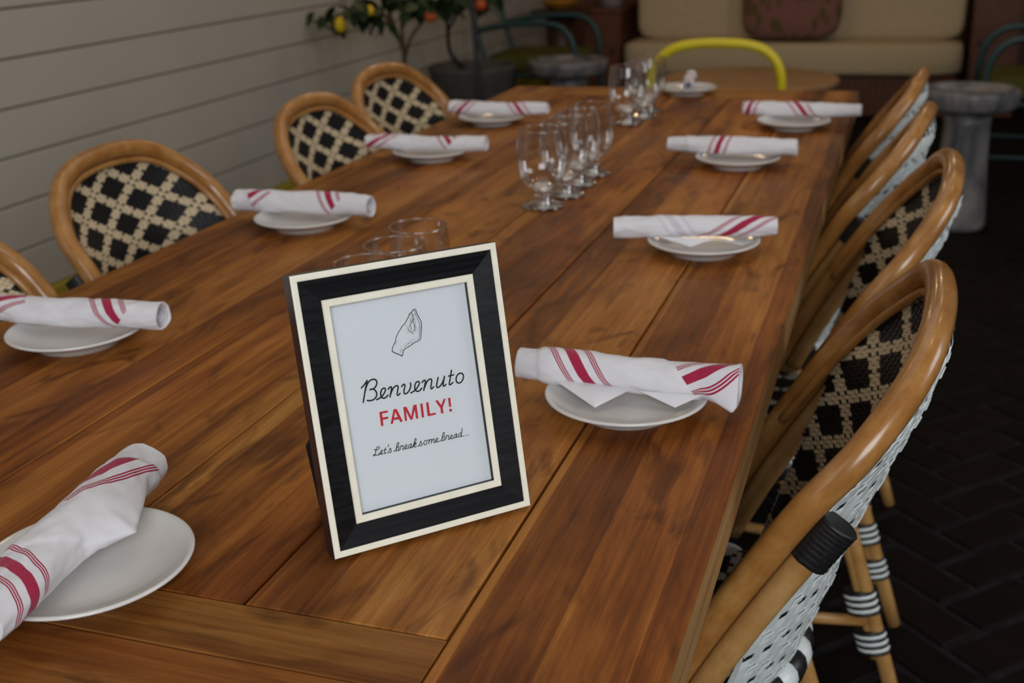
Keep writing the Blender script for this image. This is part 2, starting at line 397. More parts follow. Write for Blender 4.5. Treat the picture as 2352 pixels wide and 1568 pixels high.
XW = -2.40
wb = MB(); box(wb, (XW-0.06, 3.0, 1.35), (0.10, 9.6, 2.7)); wall_l = wb.build('wall_left', 'wall_gap', kind='structure')
bh = 0.1405; z0 = 0.19
pl = MB(); box(pl, (0, 0, 0), (0.018, 9.6, bh-0.006), 0, 0.0025)
me = None
for k in range(17):
    loc = (XW-0.005+random.uniform(-.0006, .0006), 3.0, z0+bh*(k+0.5)-0.006)
    if me is None: o = pl.build('wall_board', 'wall', wall_l, loc); me = o.data
    else: link('wall_board', me, wall_l, loc)
tb = MB(); box(tb, (XW+0.005, 3.0, 0.092), (0.03, 9.5, 0.184), 0, 0.004); tb.build('baseboard_left', 'yellow_trim', kind='structure')
YB = 7.85
wb = MB(); box(wb, (0.3, YB+0.06, 1.35), (5.6, 0.10, 2.7)); wall_b = wb.build('wall_back', 'dark_wood', kind='structure')
pl = MB(); box(pl, (0, 0, 0), (0.137, 0.02, 2.6), 0, 0.003); me = None
for k in range(39):
    loc = (-2.38+0.07+0.14*k, YB, 1.32)
    if me is None: o = pl.build('wall_panel', 'red_wood', wall_b, loc); me = o.data
    else: link('wall_panel', me, wall_b, loc)

# ------------------------------------------------------------------ dining table
TW, TY0, TY1, TT = 0.979, -0.162, 2.66, 0.05
table = thing('dining_table', 'long dining table of reddish brown wooden planks in the middle', 'table', (-TW/2, 1.25, 0))
def plank(x0, x1, y0, y1, tint, gap=0.0012, thick=TT, along_y=True, sap=False):
    ln, wd_ = ((y1-y0), (x1-x0)) if along_y else ((x1-x0), (y1-y0))
    mb = MB(); box(mb, (0, 0, 0), (ln-2*gap*0.6, wd_-2*gap, thick), 0, 0.0011)
    if sap:
        for i_, f_ in enumerate(mb.f):
            if len(f_) == 4 and abs(sum(mb.v[q][1] for q in f_)/4+(wd_-2*gap)/2) < 1e-5: mb.mi[i_] = 1
    o = mb.build('plank', ['table', 'sapwood'] if sap else 'table', table, ((x0+x1)/2+TW/2, (y0+y1)/2-1.25, TZ-thick/2), (0, 0, math.pi/2 if along_y else 0)); o.color = (tint[0]*.92, tint[1]*.865, tint[2]*.96, 1); return o
xs = [0, -0.159, -0.3225, -0.485, -0.648, -0.811, -TW]
plank(xs[1], xs[0], TY0, TY1, (1.0, 0.96, 0.92), sap=True)
plank(xs[2], xs[1], 0, TY1-0.155, (1.08, 1.02, 1.06), 0.0016)
plank(xs[3], xs[2], 0, TY1-0.155, (0.98, 0.92, 0.85))
plank(xs[4], xs[3], 0, TY1-0.155, (1.05, 1.03, 1.0))
plank(xs[5], xs[4], 0, TY1-0.155, (0.92, 0.84, 0.78))
plank(xs[6], xs[5], TY0, TY1, (0.95, 0.95, 0.95))
plank(xs[5], xs[1], -0.061, 0, (0.70, 0.66, 0.66), 0.0004, along_y=False)
plank(xs[5], xs[1], TY0, -0.0612, (0.64, 0.56, 0.54), 0.0004, along_y=False)
plank(xs[5], xs[1], TY1-0.154, TY1-0.08, (0.9, 0.85, 0.8), 0.0005, along_y=False)
plank(xs[5], xs[1], TY1-0.08, TY1, (0.95, 0.9, 0.85), 0.0005, along_y=False)
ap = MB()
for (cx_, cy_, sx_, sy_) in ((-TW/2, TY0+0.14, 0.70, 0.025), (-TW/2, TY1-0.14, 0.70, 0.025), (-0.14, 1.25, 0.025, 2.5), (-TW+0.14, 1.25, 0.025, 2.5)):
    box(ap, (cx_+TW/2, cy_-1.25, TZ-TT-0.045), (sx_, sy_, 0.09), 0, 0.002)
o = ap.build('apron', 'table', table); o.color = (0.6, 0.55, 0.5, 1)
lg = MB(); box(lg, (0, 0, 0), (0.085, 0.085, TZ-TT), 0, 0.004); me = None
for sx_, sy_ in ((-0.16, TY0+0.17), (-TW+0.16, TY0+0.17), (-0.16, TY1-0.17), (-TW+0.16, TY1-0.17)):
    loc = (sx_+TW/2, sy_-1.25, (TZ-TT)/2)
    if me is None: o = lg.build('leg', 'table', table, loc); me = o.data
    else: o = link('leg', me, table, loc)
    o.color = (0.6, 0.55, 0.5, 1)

# ------------------------------------------------------------------ rattan chairs (local +x points away from the table, y across, z up)
HALF = np.array([(-.089, .212, -.321), (-.022, .213, -.184), (.059, .206, -.049), (.110, .197, .020), (.150, .150, .075), (.166, .090, .104), (.171, 0, .113)])+np.array([0, 0, TZ])
HOOP = spl(np.vstack([HALF, [(x, -y, z) for x, y, z in HALF[-2::-1]]]), 10)
hz = HOOP[:61]                                    # one side, bottom to top
def hoop_side(z):                                 # x and half width of the woven edge at height z
    za = TZ-.049
    if z >= za: return np.interp(z, hz[:, 2], hz[:, 0]), np.interp(z, hz[:, 2], hz[:, 1])
    t = (za-z)/(za-0.45); return .059-.085*t, .206-.036*t
XC_Z = np.array([.45, .55, .626, .685, .776, .84, .873]); XC_X = np.array([.052, .086, .106, .130, .164, .181, .178])
def shell_pt(y, z, off=0.0):
    xh, yh = hoop_side(z); xc = np.interp(z, XC_Z, XC_X); xc = max(xc, xh)
    q = min(1.0, abs(y)/max(yh, 1e-4)); xh = min(xc, xh+.009); x = xc-(xc-xh)*q*q
    sl = 2*(xc-xh)*y/max(yh, 1e-3)**2                  # -dx/dy
    nrm = np.array([1.0, sl, -0.35]); nrm /= np.linalg.norm(nrm)
    return np.array([x, y, z])+nrm*off
STAR = ["#...#...#.", ".#######..", ".#######..", ".#######..", "#########.", ".#######..", ".#######..", ".#######..", "#...#...#.", ".........."]
def weave_cell(mb, q, nrm, h, mat):
    q = [np.array(p) for p in q]; c = sum(q)/4
    V = [c+(p-c)*1.0 for p in q]+[c+(p-c)*0.84+nrm*h for p in q]
    mb.add(V, [(4, 5, 6, 7), (0, 1, 5, 4), (1, 2, 6, 5), (2, 3, 7, 6), (3, 0, 4, 7)], mat)
def make_chair():
    t = thing('rattan_chair', '', 'chair', group='bistro chairs around the table')
    mb = MB(); tube(mb, HOOP, 0.0152, 14); mb.build('back_hoop', 'rattan', t)
    # thinner ring bound inside the hoop
    ctr = np.array([.10, 0, .70]); inn = HOOP[14:-14].copy(); d = inn-np.array([.06, 0, .60]); d[:, 0] *= .2; d /= np.linalg.norm(d, axis=1)[:, None]
    inn = inn-d*0.0205+np.array([-.003, 0, 0]); mb = MB(); tube(mb, inn, 0.0058, 8); mb.build('inner_ring', 'rattan', t)
    for s in (1, -1):
        P = np.array([(x+.0245, s*(y-.001), z-.0155) for x, y, z in hz[2:22]]); mb = MB(); tube(mb, P, 0.0138, 12); mb.build('arm_pole', 'rattan_leg', t)
        # black binding over both poles
        mb = MB(); P = [(x+.0265, s*(y-.001), z-.0168) for x, y, z in hz[18:23]]; P = spl(P, 9)
        rr = [(0.0158+0.0004*abs(math.sin(i*math.pi/4.0)))*(.93 if i in (0, len(P)-1) else 1) for i in range(len(P))]
        dv = np.array([.84, 0, -.54]); tube(mb, P, rr, 14, 0, True, False, (dv, 1, .0035)); mb.build('binding', 'cane_black', t)
    # woven back: dark lining, patterned inner face, white outer face
    lin = MB(); zs = np.linspace(.452, .868, 34); fs = np.linspace(-1, 1, 41); V = []
    for z in zs:
        yh = hoop_side(z)[1]
        for f in fs: V.append(shell_pt(yh*.985*math.sin(f*1.35)/math.sin(1.35), z))
    nf = len(fs); lin.add(V, [(i*nf+k, i*nf+k+1, (i+1)*nf+k+1, (i+1)*nf+k) for i in range(len(zs)-1) for k in range(nf-1)], 0, True)
    lin.build('back_lining', 'cane_black', t)
    inner = MB(); PY, PZ = .053, .0335             # the weave runs on the diagonal: one star per (+-PY, PZ)
    zt_ = np.linspace(.44, .88, 200); pr_ = np.array([np.interp(z, XC_Z, XC_X) for z in zt_])
    arc = np.concatenate([[0], np.cumsum(np.hypot(np.diff(zt_), np.diff(pr_)))])
    def lat(a, b_):                               # lattice coordinates -> y, z
        return (a-b_)*PY, np.interp((a+b_)*PZ, arc, zt_)
    for i in range(-10, 160):
        for j in range(-60, 110):
            a0, b0_ = i/10+.35, j/10+.35
            if not (0 < (a0+b0_+.1)*PZ < arc[-1]): continue
            ym, zm = lat(a0+.05, b0_+.05); 
            if zm > .8725 or zm < .453: continue
            yh = hoop_side(zm)[1]
            if abs(ym) > yh-.007: continue
            q = [shell_pt(*lat(a0+da, b0_+db), -.0035) for da, db in ((0, 0), (.1, 0), (.1, .1), (0, .1))]
            n_ = np.cross(q[1]-q[0], q[3]-q[0]); n_ /= np.linalg.norm(n_)+1e-9
            if n_[0] > 0: n_ = -n_
            weave_cell(inner, q, n_, .0011+.0012*((i+j) % 2), 0 if STAR[i % 10][j % 10] == '#' else 1)
    inner.build('woven_back', ['cane_black', 'cane_natural'], t, kind='stuff')
    outer = MB(); nc = 28; L = .045
    qs = np.linspace(0, 1, 60); dq = np.concatenate([[0], np.cumsum(np.hypot(np.diff(qs)*.19, np.diff(qs*qs)*.085))]); dq /= dq[-1]
    def fy(f): return math.copysign(np.interp(min(1, abs(f)), dq, qs), f)     # equal strip widths round the barrel
    for c_ in range(nc):
        f0 = -1+2*c_/nc; f1 = f0+2/nc*.95; st = (c_ % 2)*L/2+.405+.006*math.sin(c_*1.7)
        k = 0
        while st < .872:
            za, zb = max(st, .447), st+L-.0035
            P = []
            ok = True
            for q_, zz in enumerate(np.linspace(za, zb, 4)):
                if zz > .866: ok = False; break
                yh = hoop_side(zz)[1]*1.0; off = .0042+.0024*math.sin(math.pi*q_/3)+.0014*(q_ == 0)
                P.append((shell_pt(yh*fy(f0), zz, off), shell_pt(yh*fy(f1), zz, off), shell_pt(yh*fy(f0), zz, .0005), shell_pt(yh*fy(f1), zz, .0005)))
            if ok and len(P) == 4:
                blk = 0
                V = [p for r_ in P for p in r_]
                F = []
                for i in range(3):
                    a, b_ = i*4, i*4+4
                    F += [(a, a+1, b_+1, b_), (a+2, a, b_, b_+2), (a+1, a+3, b_+3, b_+1)]
                F += [(2, 3, 1, 0), (12, 13, 15, 14)]
                outer.add(V, F, 0)
                if c_ % 2 == 0:              # short dark weft crossing at the joint
                    zz = zb+.0018
                    if zz < .86:
                        yh = hoop_side(zz)[1]
                        q = [shell_pt(yh*fy(a), zz+d_, .005) for a, d_ in ((f0, -.0035), (f1, -.0035), (f1, .0035), (f0, .0035))]
                        weave_cell(outer, q, np.array([1.0, 0, 0]), .0012, 1)
                else:          # a white weft loop lying over the strip
                    zz = zb-.004
                    if zz < .86:
                        yh = hoop_side(zz)[1]
                        q = [shell_pt(yh*fy(a), zz+d_, .0066) for a, d_ in ((f0-.004, -.0035), (f1+.004, -.0035), (f1+.004, .0035), (f0-.004, .0035))]
                        weave_cell(outer, q, np.array([1.0, 0, 0]), .0014, 0)
            st += L; k += 1
    outer.build('woven_shell', ['cane_white', 'cane_black'], t, kind='stuff')
    # seat
    SC, SR = -.14, .195
    def seat_r(a):                                # slightly squared round
        return SR*(1+.05*math.cos(2*a)**2*0)
    sb = MB(); lathe(sb, [(0.0001, .428), (SR-.02, .428), (SR-.005, .436), (SR-.005, .446), (SR-.02, .452), (0.0001, .452)], 48, 0, True, (SC, 0, 0)); sb.build('seat_board', 'cane_black', t)
    sw = MB(); cs = .0062; n_ = 64
    for i in range(n_):
        for j in range(n_):
            x, y = (i-n_/2+.5)*cs, (j-n_/2+.5)*cs; r_ = math.hypot(x, y)
            if r_ > SR-.008: continue
            zt = .4525+.004*(1-(r_/SR)**2)
            q = [(SC+x+a*cs/2, y+b_*cs/2, zt) for a, b_ in ((-1, -1), (1, -1), (1, 1), (-1, 1))]
            blk = STAR[i % 10][(j+3) % 10] == '#'
            weave_cell(sw, q, np.array([0, 0, 1.0]), .0012+.0012*((i+j) % 2), 0 if blk else 1)
    sw.build('woven_seat', ['cane_black', 'cane_white'], t, kind='stuff')
    rim = MB(); nb = 44
    for k in range(nb):
        a0 = 2*math.pi*k/nb; a1 = 2*math.pi*(k+1)/nb
        P = [(SC+SR*math.cos(a), SR*math.sin(a), .434) for a in np.linspace(a0, a1, 5)]
        tube(rim, P, [.0175, .0192, .0196, .0192, .0175], 12, k % 2, False)
    rim.build('seat_rim', ['cane_black', 'cane_white'], t)
    # legs, arched side braces, stretchers and striped bindings
    for s in (1, -1):
        for top, bot in (((.030, s*.105, .43), (.160, s*.118, 0)), ((-.255, s*.150, .43), (-.300, s*.185, 0))):
            mb = MB(); P = [np.array(top)*(1-q)+np.array(bot)*q for q in np.linspace(0, 1, 8)]; tube(mb, P, 0.0128, 12); leg = mb.build('leg', 'rattan_leg', t)
            for zz in (.185, .115):
                q = (.43-zz)/.43; c = np.array(top)*(1-q)+np.array(bot)*q; d = (np.array(bot)-np.array(top)); d /= np.linalg.norm(d)
                w = MB(); sgn = -1 if top[0] > -.1 else 1
                cc = c+np.array([sgn*.011, 0, 0])
                for i in range(7):
                    pc = cc+d*(i-3)*.0062; P = [pc-d*.0034, pc-d*.002, pc+d*.002, pc+d*.0034]
                    tube(w, P, [.0150, .0172, .0172, .0150], 12, i % 2, True, False, (np.array([1.0, 0, 0]), 1.55))
                w.build('leg_wrap', ['cane_black', 'cane_white'], leg)
        br = MB(); P = spl([(.122, s*.115, .085), (.092, s*.112, .19), (.062, s*.112, .285), (.015, s*.118, .355), (-.06, s*.128, .405), (-.13, s*.136, .415), (-.195, s*.145, .40), (-.245, s*.152, .345), (-.258, s*.16, .27), (-.268, s*.168, .18), (-.276, s*.175, .085)], 6)
        tube(br, P, .0095, 10); br.build('brace', 'rattan_leg', t)
        st_ = MB(); tube(st_, [(.115, s*.112, .15), (-.08, s*.14, .15), (-.28, s*.168, .15)], .0095, 10); st_.build('stretcher', 'rattan_leg', t)
    return t
chair0 = make_chair()
CH = [  # side, x offset, y, yaw, label
    (1, -.007, .528, 0.0, 'nearest bistro chair on the right, its white woven shell beside the table edge'),
    (1, .020, 1.148, .03, 'second bistro chair along the right side, behind the nearest woven one'),
    (1, -.012, 1.632, -.09, 'third bistro chair along the right side, half hidden by the second'),
    (1, -.020, 2.150, -.05, 'farthest bistro chair on the right side, beside the grey pedestal stool'),
    (-1, -.015, .470, 0.0, 'bistro chair cut off by the left frame edge, behind the striped napkin'),
    (-1, -.040, 1.010, .026, 'large bistro chair by the white board wall, star pattern fully in view'),
    (-1, .034, 1.600, .013, 'third bistro chair from the left, its shell tip showing against the wall'),
    (-1, -.035, 2.117, .109, 'farthest bistro chair on the left side, in front of the grey planter'),
]
for k, (sd, x0, yc, yaw, lab) in enumerate(CH):
    c = chair0 if k == 0 else copy_tree(chair0)
    c.location = ((0 if sd > 0 else -TW)+x0*(1 if sd > 0 else 1), yc, 0)
    if sd > 0: c.rotation_euler = (0, 0, yaw)
    else: c.rotation_euler = (0, 0, math.pi-yaw*1)
    c['label'] = lab

# ------------------------------------------------------------------ picture frame sign
FX, FY, FYAW, FPHI, FW, FH, FT = -0.219284, 0.130506, 0.796929, 0.221366, 0.173947, 0.225088, 0.02
fr_ = np.array([math.cos(FYAW), math.sin(FYAW), 0.0]); fn0 = np.array([math.sin(FYAW), -math.cos(FYAW), 0.0])
fu_ = np.array([0, 0, 1.0])*math.cos(FPHI)-fn0*math.sin(FPHI); fn_ = fn0*math.cos(FPHI)+np.array([0, 0, 1.0])*math.sin(FPHI)
fo_ = np.array([FX, FY, TZ+FT*math.sin(FPHI)])
frame = thing('picture_frame', 'black and cream photo frame with a printed welcome sign on table', 'picture frame', tuple(fo_))
fm = Matrix.Identity(4)
for i in range(3): fm[i][0], fm[i][1], fm[i][2], fm[i][3] = fr_[i], fu_[i], fn_[i], fo_[i]
frame.matrix_world = fm                       # local: x across, y up the face, z out of the face
def mitred(prof):
    """four mitred bars for a profile of (inset, height) points"""
    out = []
    hw, h = FW/2, FH
    for side in range(4):
        mb = MB(); V = []
        for d, z in prof:
            if side == 0: a, b_ = (-hw+d, d), (hw-d, d)
            elif side == 1: a, b_ = (hw-d, d), (hw-d, h-d)
            elif side == 2: a, b_ = (hw-d, h-d), (-hw+d, h-d)
            else: a, b_ = (-hw+d, h-d), (-hw+d, d)
            V += [(a[0], a[1], z), (b_[0], b_[1], z)]
        n = len(prof); F = [(2*i, 2*i+1, 2*((i+1) % n)+1, 2*((i+1) % n)) for i in range(n)]
        F += [tuple(2*i for i in range(n))[::-1], tuple(2*i+1 for i in range(n))]
        mb.add(V, F); out.append(mb)
    return out
for mb in mitred([(0, -FT), (0, -.0012), (.0012, -.0012), (.0012, -FT)]): mb.build('side_rail', 'frame_side', frame)
for mb in mitred([(0, -.0011), (.0004, -.0002), (.0012, 0.0), (.0046, 0.0), (.0053, -.0006), (.0053, -.004), (0, -.004)]): mb.build('outer_band', 'cream', frame)
for mb in mitred([(.0054, -.0014), (.0060, -.0010), (.0224, -.0042), (.0224, -.012), (.0054, -.012)]): mb.build('moulding', 'frame_black', frame)
for mb in mitred([(.0225, -.0040), (.0232, -.0030), (.0278, -.0030), (.0286, -.0040), (.0286, -.0046), (.0225, -.0046)]): mb.build('inner_band', 'cream', frame)
for mb in mitred([(.0225, -.0047), (.0286, -.0047), (.0286, -.0096), (.0225, -.0096)]): mb.build('rebate', 'frame_black', frame)
mb = MB(); box(mb, (0, FH/2, -.0102), (FW-.03, FH-.03, .0008)); mb.build('print', 'paper', frame)
mb = MB(); box(mb, (0, FH/2, -.0086), (FW-.058, FH-.058, .0006)); mb.build('glass_pane', 'thin_glass', frame)
mb = MB(); box(mb, (0, FH/2, -.0145), (FW-.004, FH-.004, .006)); mb.build('backing', 'easel', frame)
# easel leg hinged behind, foot on the table
inv = np.linalg.inv(np.array(fm))
def leg_pt(r_, k, off):                         # k = 0 at the foot, 1 at the hinge
    p = np.array([FX, FY, TZ])+fr_*r_-fn0*(.0966*(1-k)+.056*k); p[2] = TZ+.001+.150*k; p = p-fn0*off
    return (inv@np.append(p, 1))[:3]
outl = [(-.068, 0), (.012, 0), (.026, .45), (.020, .97), (-.030, 1.0), (-.050, .80), (-.0795, .45)]
mb = MB(); n_ = len(outl); V = [leg_pt(r_, k, 0) for r_, k in outl]+[leg_pt(r_, k, .003) for r_, k in outl]
mb.add(V, [tuple(range(n_))[::-1], tuple(range(n_, 2*n_))]+[(i, (i+1) % n_, n_+(i+1) % n_, n_+i) for i in range(n_)]); mb.build('easel_leg', 'easel', frame)

PD = -.00975                                    # printed face of the paper
def on_paper(px):
    d = C_F + ((px[0]-W_/2)/F_PX)*C_R - ((px[1]-H_/2)/F_PX)*C_U
    P0 = fo_+fn_*PD; t = ((P0-CAM)@fn_)/(d@fn_); P = CAM+t*d-fo_
    return np.array([P@fr_, P@fu_])
def crop(ox, oy, sc, pts): return [on_paper((ox+x/sc, oy+y/sc)) for x, y in pts]
zl = [0]
def stroke(mb, P2, w, smooth=5, closed=False):
    zl[0] += 1; zz = PD+.00002*(zl[0] % 7)
    P = spl(P2, smooth, closed) if smooth else np.array(P2)
    T = np.gradient(P, axis=0) if not closed else np.roll(P, -1, 0)-np.roll(P, 1, 0)
    T /= np.linalg.norm(T, axis=1)[:, None]+1e-12; Nn = np.stack([-T[:, 1], T[:, 0]], 1)
    n = len(P); V = [(*p, zz) for p in P+Nn*w]+[(*p, zz) for p in P-Nn*w]
    F = [(i, (i+1) % n, n+(i+1) % n, n+i) for i in range(n if closed else n-1)]; mb.add(V, F)
    if not closed:
        for c in (P[0], P[-1]): disc(mb, c, w, zz+.00001)
def disc(mb, c, r, zz, k=10):
    mb.add([(c[0]+r*math.cos(2*math.pi*i/k), c[1]+r*math.sin(2*math.pi*i/k), zz) for i in range(k)], [tuple(range(k))])
A1 = (820, 850, 16.8); A2 = (940, 835, 16.8)
mb = MB(); w = .00062
for base, pts in ((A1, [(170, 680), (270, 570), (335, 480), (390, 395)]), (A1, [(390, 395), (368, 520), (340, 640), (318, 760), (290, 940), (265, 1090), (240, 1240)]),
    (A1, [(318, 800), (345, 690), (385, 570), (430, 480), (490, 410), (560, 365), (650, 348), (725, 378), (760, 440), (760, 520), (730, 610), (670, 690), (600, 728)]),
    (A1, [(500, 758), (530, 735), (590, 725), (660, 745), (720, 800), (755, 880), (758, 960), (735, 1035), (680, 1100), (600, 1150), (500, 1175), (395, 1165)]),
    (A1, [(755, 1135), (840, 1095), (920, 1040), (1000, 960), (1060, 860), (1095, 770), (1085, 705), (1040, 690), (980, 720), (935, 790), (915, 880), (920, 980), (960, 1050), (1020, 1075), (1090, 1060), (1150, 1010), (1195, 955)]),
    (A1, [(1205, 730), (1250, 670), (1305, 640), (1332, 668), (1325, 740), (1300, 870), (1275, 1030)]), (A1, [(1300, 930), (1345, 800), (1410, 680), (1480, 615), (1550, 595), (1585, 640), (1580, 720), (1560, 830), (1550, 930), (1572, 968), (1620, 945), (1660, 890)]),
    (A1, [(1720, 630), (1765, 570), (1825, 540), (1850, 580), (1840, 660), (1815, 770), (1815, 860), (1850, 910), (1920, 890), (1990, 820), (2040, 730), (2070, 620), (2070, 540), (2058, 490)]),
    (A2, [(60, 1125), (140, 1085), (220, 1020), (290, 950), (350, 850), (387, 760), (375, 700), (330, 685), (275, 715), (230, 790), (212, 880), (220, 970), (255, 1040), (315, 1065), (390, 1045), (445, 990), (485, 945)]),
    (A2, [(490, 725), (540, 665), (590, 635), (622, 662), (615, 740), (585, 880), (560, 1030)]), (A2, [(588, 930), (635, 795), (700, 670), (770, 605), (835, 592), (868, 640), (860, 720), (840, 840), (830, 930), (852, 965), (900, 940), (935, 890)]),
    (A2, [(1110, 530), (1085, 660), (1058, 800), (1055, 880), (1090, 915), (1160, 890), (1230, 810), (1290, 700), (1335, 580), (1360, 485)]), (A2, [(1360, 490), (1335, 620), (1310, 760), (1302, 830), (1322, 865), (1370, 845), (1410, 795)]),
    (A2, [(1628, 255), (1600, 430), (1575, 600), (1545, 760), (1555, 810), (1600, 800), (1650, 760), (1685, 725)]), (A2, [(1515, 478), (1610, 455), (1715, 428)])):
    stroke(mb, crop(*base, pts), w)
stroke(mb, crop(*A2, [(1990, 365), (1920, 380), (1860, 440), (1815, 530), (1808, 630), (1835, 710), (1900, 745), (1970, 730), (2040, 660), (2085, 560), (2090, 460), (2055, 390)]), w, 5, True)
mb.build('greeting_lettering', 'ink', frame)
def filled(name, polys, mat):
    """flat letters from outlines, ears clipped by a 2D curve fill"""
    cu = bpy.data.curves.new(name, 'CURVE'); cu.dimensions = '2D'; cu.fill_mode = 'BOTH'
    for P in polys:
        s = cu.splines.new('POLY'); s.points.add(len(P)-1); s.use_cyclic_u = True
        for q, p in zip(s.points, P): q.co = (p[0], p[1], 0, 1)
    tmp = bpy.data.objects.new('tmp', cu); COL.objects.link(tmp); dg = bpy.context.evaluated_depsgraph_get()
    me = bpy.data.meshes.new_from_object(tmp.evaluated_get(dg)); bpy.data.objects.remove(tmp); bpy.data.curves.remove(cu)
    me.name = name; me.materials.clear(); me.materials.append(M[mat]); return link(name, me, frame, (0, 0, PD+.0001))
A3 = (860, 900, 11.76)
letters = [[(130, 540), (355, 497), (365, 552), (205, 580), (222, 690), (368, 662), (376, 718), (228, 750), (245, 908), (180, 918)],
    [(435, 865), (515, 468), (597, 452), (768, 795), (698, 812), (660, 735), (520, 757), (500, 855)], [(530, 692), (560, 535), (628, 675)],
    [(778, 410), (862, 395), (993, 655), (1050, 352), (1135, 337), (1185, 710), (1125, 722), (1088, 480), (1030, 740), (975, 752), (850, 520), (882, 772), (825, 784)],
    [(1234, 318), (1298, 305), (1345, 680), (1280, 692)], [(1392, 285), (1457, 271), (1500, 588), (1655, 555), (1660, 610), (1437, 655)],
    [(1640, 235), (1705, 220), (1808, 350), (1865, 188), (1930, 175), (1845, 415), (1865, 570), (1800, 582), (1780, 432)],
    [(1985, 165), (2048, 152), (2073, 395), (2018, 405)], [(2058+40*math.cos(a), 490+40*math.sin(a)) for a in np.linspace(0, 2*math.pi, 16, endpoint=False)]]
o = filled('headline_lettering', [crop(*A3, p) for p in letters], 'red_ink'); o['label'] = 'red capital lettering'
B1 = (850, 1000, 19.6); B2 = (950, 980, 16.8); mb = MB(); w = .00032
for base, pts in ((B1, [(185, 635), (260, 650), (340, 635), (400, 590), (415, 530), (380, 500), (320, 520), (280, 590), (255, 700), (240, 800), (225, 870), (190, 915), (150, 905), (150, 870), (190, 858), (240, 875), (310, 885), (370, 860), (410, 810), (428, 780)]),
    (B1, [(400, 865), (450, 835), (510, 780), (555, 710), (560, 660), (525, 655), (490, 700), (475, 780), (490, 830), (540, 840), (590, 800)]), (B1, [(690, 545), (665, 680), (650, 780), (670, 810), (720, 770)]), (B1, [(630, 645), (735, 620)]), (B1, [(835, 405), (820, 455), (800, 500)]),
    (B1, [(775, 795), (830, 740), (880, 650), (905, 555), (925, 610), (955, 670), (955, 720), (920, 760), (865, 755)]), (B1, [(1065, 725), (1140, 660), (1210, 560), (1270, 440), (1290, 350), (1265, 310), (1225, 340), (1205, 430), (1185, 560), (1165, 640), (1195, 695), (1250, 670), (1295, 590), (1303, 520), (1290, 490)]),
    (B1, [(1285, 680), (1340, 640), (1375, 560), (1395, 445), (1430, 470), (1490, 455), (1490, 530), (1467, 610), (1490, 630), (1540, 600)]), (B1, [(1540, 600), (1590, 560), (1640, 490), (1655, 430), (1625, 415), (1585, 450), (1565, 530), (1580, 590), (1630, 600), (1690, 560)]),
    (B1, [(1860, 380), (1810, 385), (1750, 440), (1720, 520), (1740, 570), (1790, 545), (1840, 460), (1862, 385)]), (B1, [(1862, 375), (1840, 480), (1837, 540), (1870, 550), (1910, 500)]), (B1, [(1880, 530), (1950, 430), (2020, 320), (2070, 210), (2060, 140), (2030, 140), (2005, 200), (1985, 320), (1950, 530)]), (B1, [(1975, 430), (2030, 350), (2070, 330), (2070, 380), (2010, 420), (1985, 430), (2000, 480), (2040, 520), (2085, 470)]),
    (B2, [(165, 750), (215, 700), (250, 640), (278, 550), (300, 610), (328, 670), (315, 715), (270, 735), (235, 715)]), (B2, [(550, 525), (590, 490), (602, 520), (585, 600), (570, 660)]), (B2, [(585, 600), (630, 510), (680, 475), (700, 500), (690, 570), (675, 635)]), (B2, [(690, 575), (740, 480), (785, 465), (792, 510), (775, 580), (790, 610), (840, 585)]),
    (B2, [(840, 585), (890, 530), (935, 460), (915, 430), (880, 450), (850, 520), (865, 580), (910, 585), (970, 540)]), (B2, [(1005, 570), (1075, 500), (1140, 390), (1185, 280), (1175, 215), (1140, 230), (1120, 320), (1100, 430), (1087, 500), (1120, 540), (1170, 500), (1200, 420), (1195, 370)]),
    (B2, [(1190, 520), (1240, 460), (1275, 330), (1310, 350), (1350, 335), (1352, 400), (1337, 470), (1360, 485), (1410, 450)]), (B2, [(1410, 450), (1460, 400), (1490, 340), (1475, 310), (1440, 330), (1415, 400), (1430, 450), (1480, 460), (1530, 430)]),
    (B2, [(1665, 270), (1620, 280), (1570, 340), (1545, 410), (1570, 430), (1620, 390), (1660, 300)]), (B2, [(1670, 265), (1650, 360), (1655, 410), (1690, 390)]), (B2, [(1830, 225), (1780, 250), (1730, 320), (1735, 385), (1780, 380), (1830, 310), (1850, 220)]), (B2, [(1875, 60), (1852, 220), (1837, 320), (1842, 375), (1870, 350)])):
    stroke(mb, crop(*base, pts), w, 4)
stroke(mb, crop(*B2, [(455, 520), (415, 560), (390, 630), (405, 680), (450, 690), (500, 640), (515, 560), (490, 520)]), w, 4, True)
for p in ((1917, 350), (2007, 330), (2098, 310)): disc(mb, crop(*B2, [p])[0], .00045, PD+.0001)
mb.build('tagline_lettering', 'ink', frame)
H1 = (880, 700, 12.06); mb = MB()
stroke(mb, crop(*H1, [(245, 1270), (265, 1180), (300, 1090), (348, 1005), (350, 930), (385, 840), (430, 750), (485, 665), (530, 585), (605, 515), (650, 420), (695, 345), (735, 240), (780, 210), (800, 185), (840, 130), (880, 118), (905, 140), (930, 220), (980, 320), (1020, 400), (1060, 495), (1062, 600), (1055, 740), (1042, 900), (1020, 965), (960, 1005), (870, 1045), (780, 1110), (690, 1170), (590, 1230), (560, 1290), (530, 1415)]), .00030, 4)
stroke(mb, crop(*H1, [(530, 1415), (440, 1375), (330, 1330), (265, 1295), (245, 1270)]), .00036, 3)
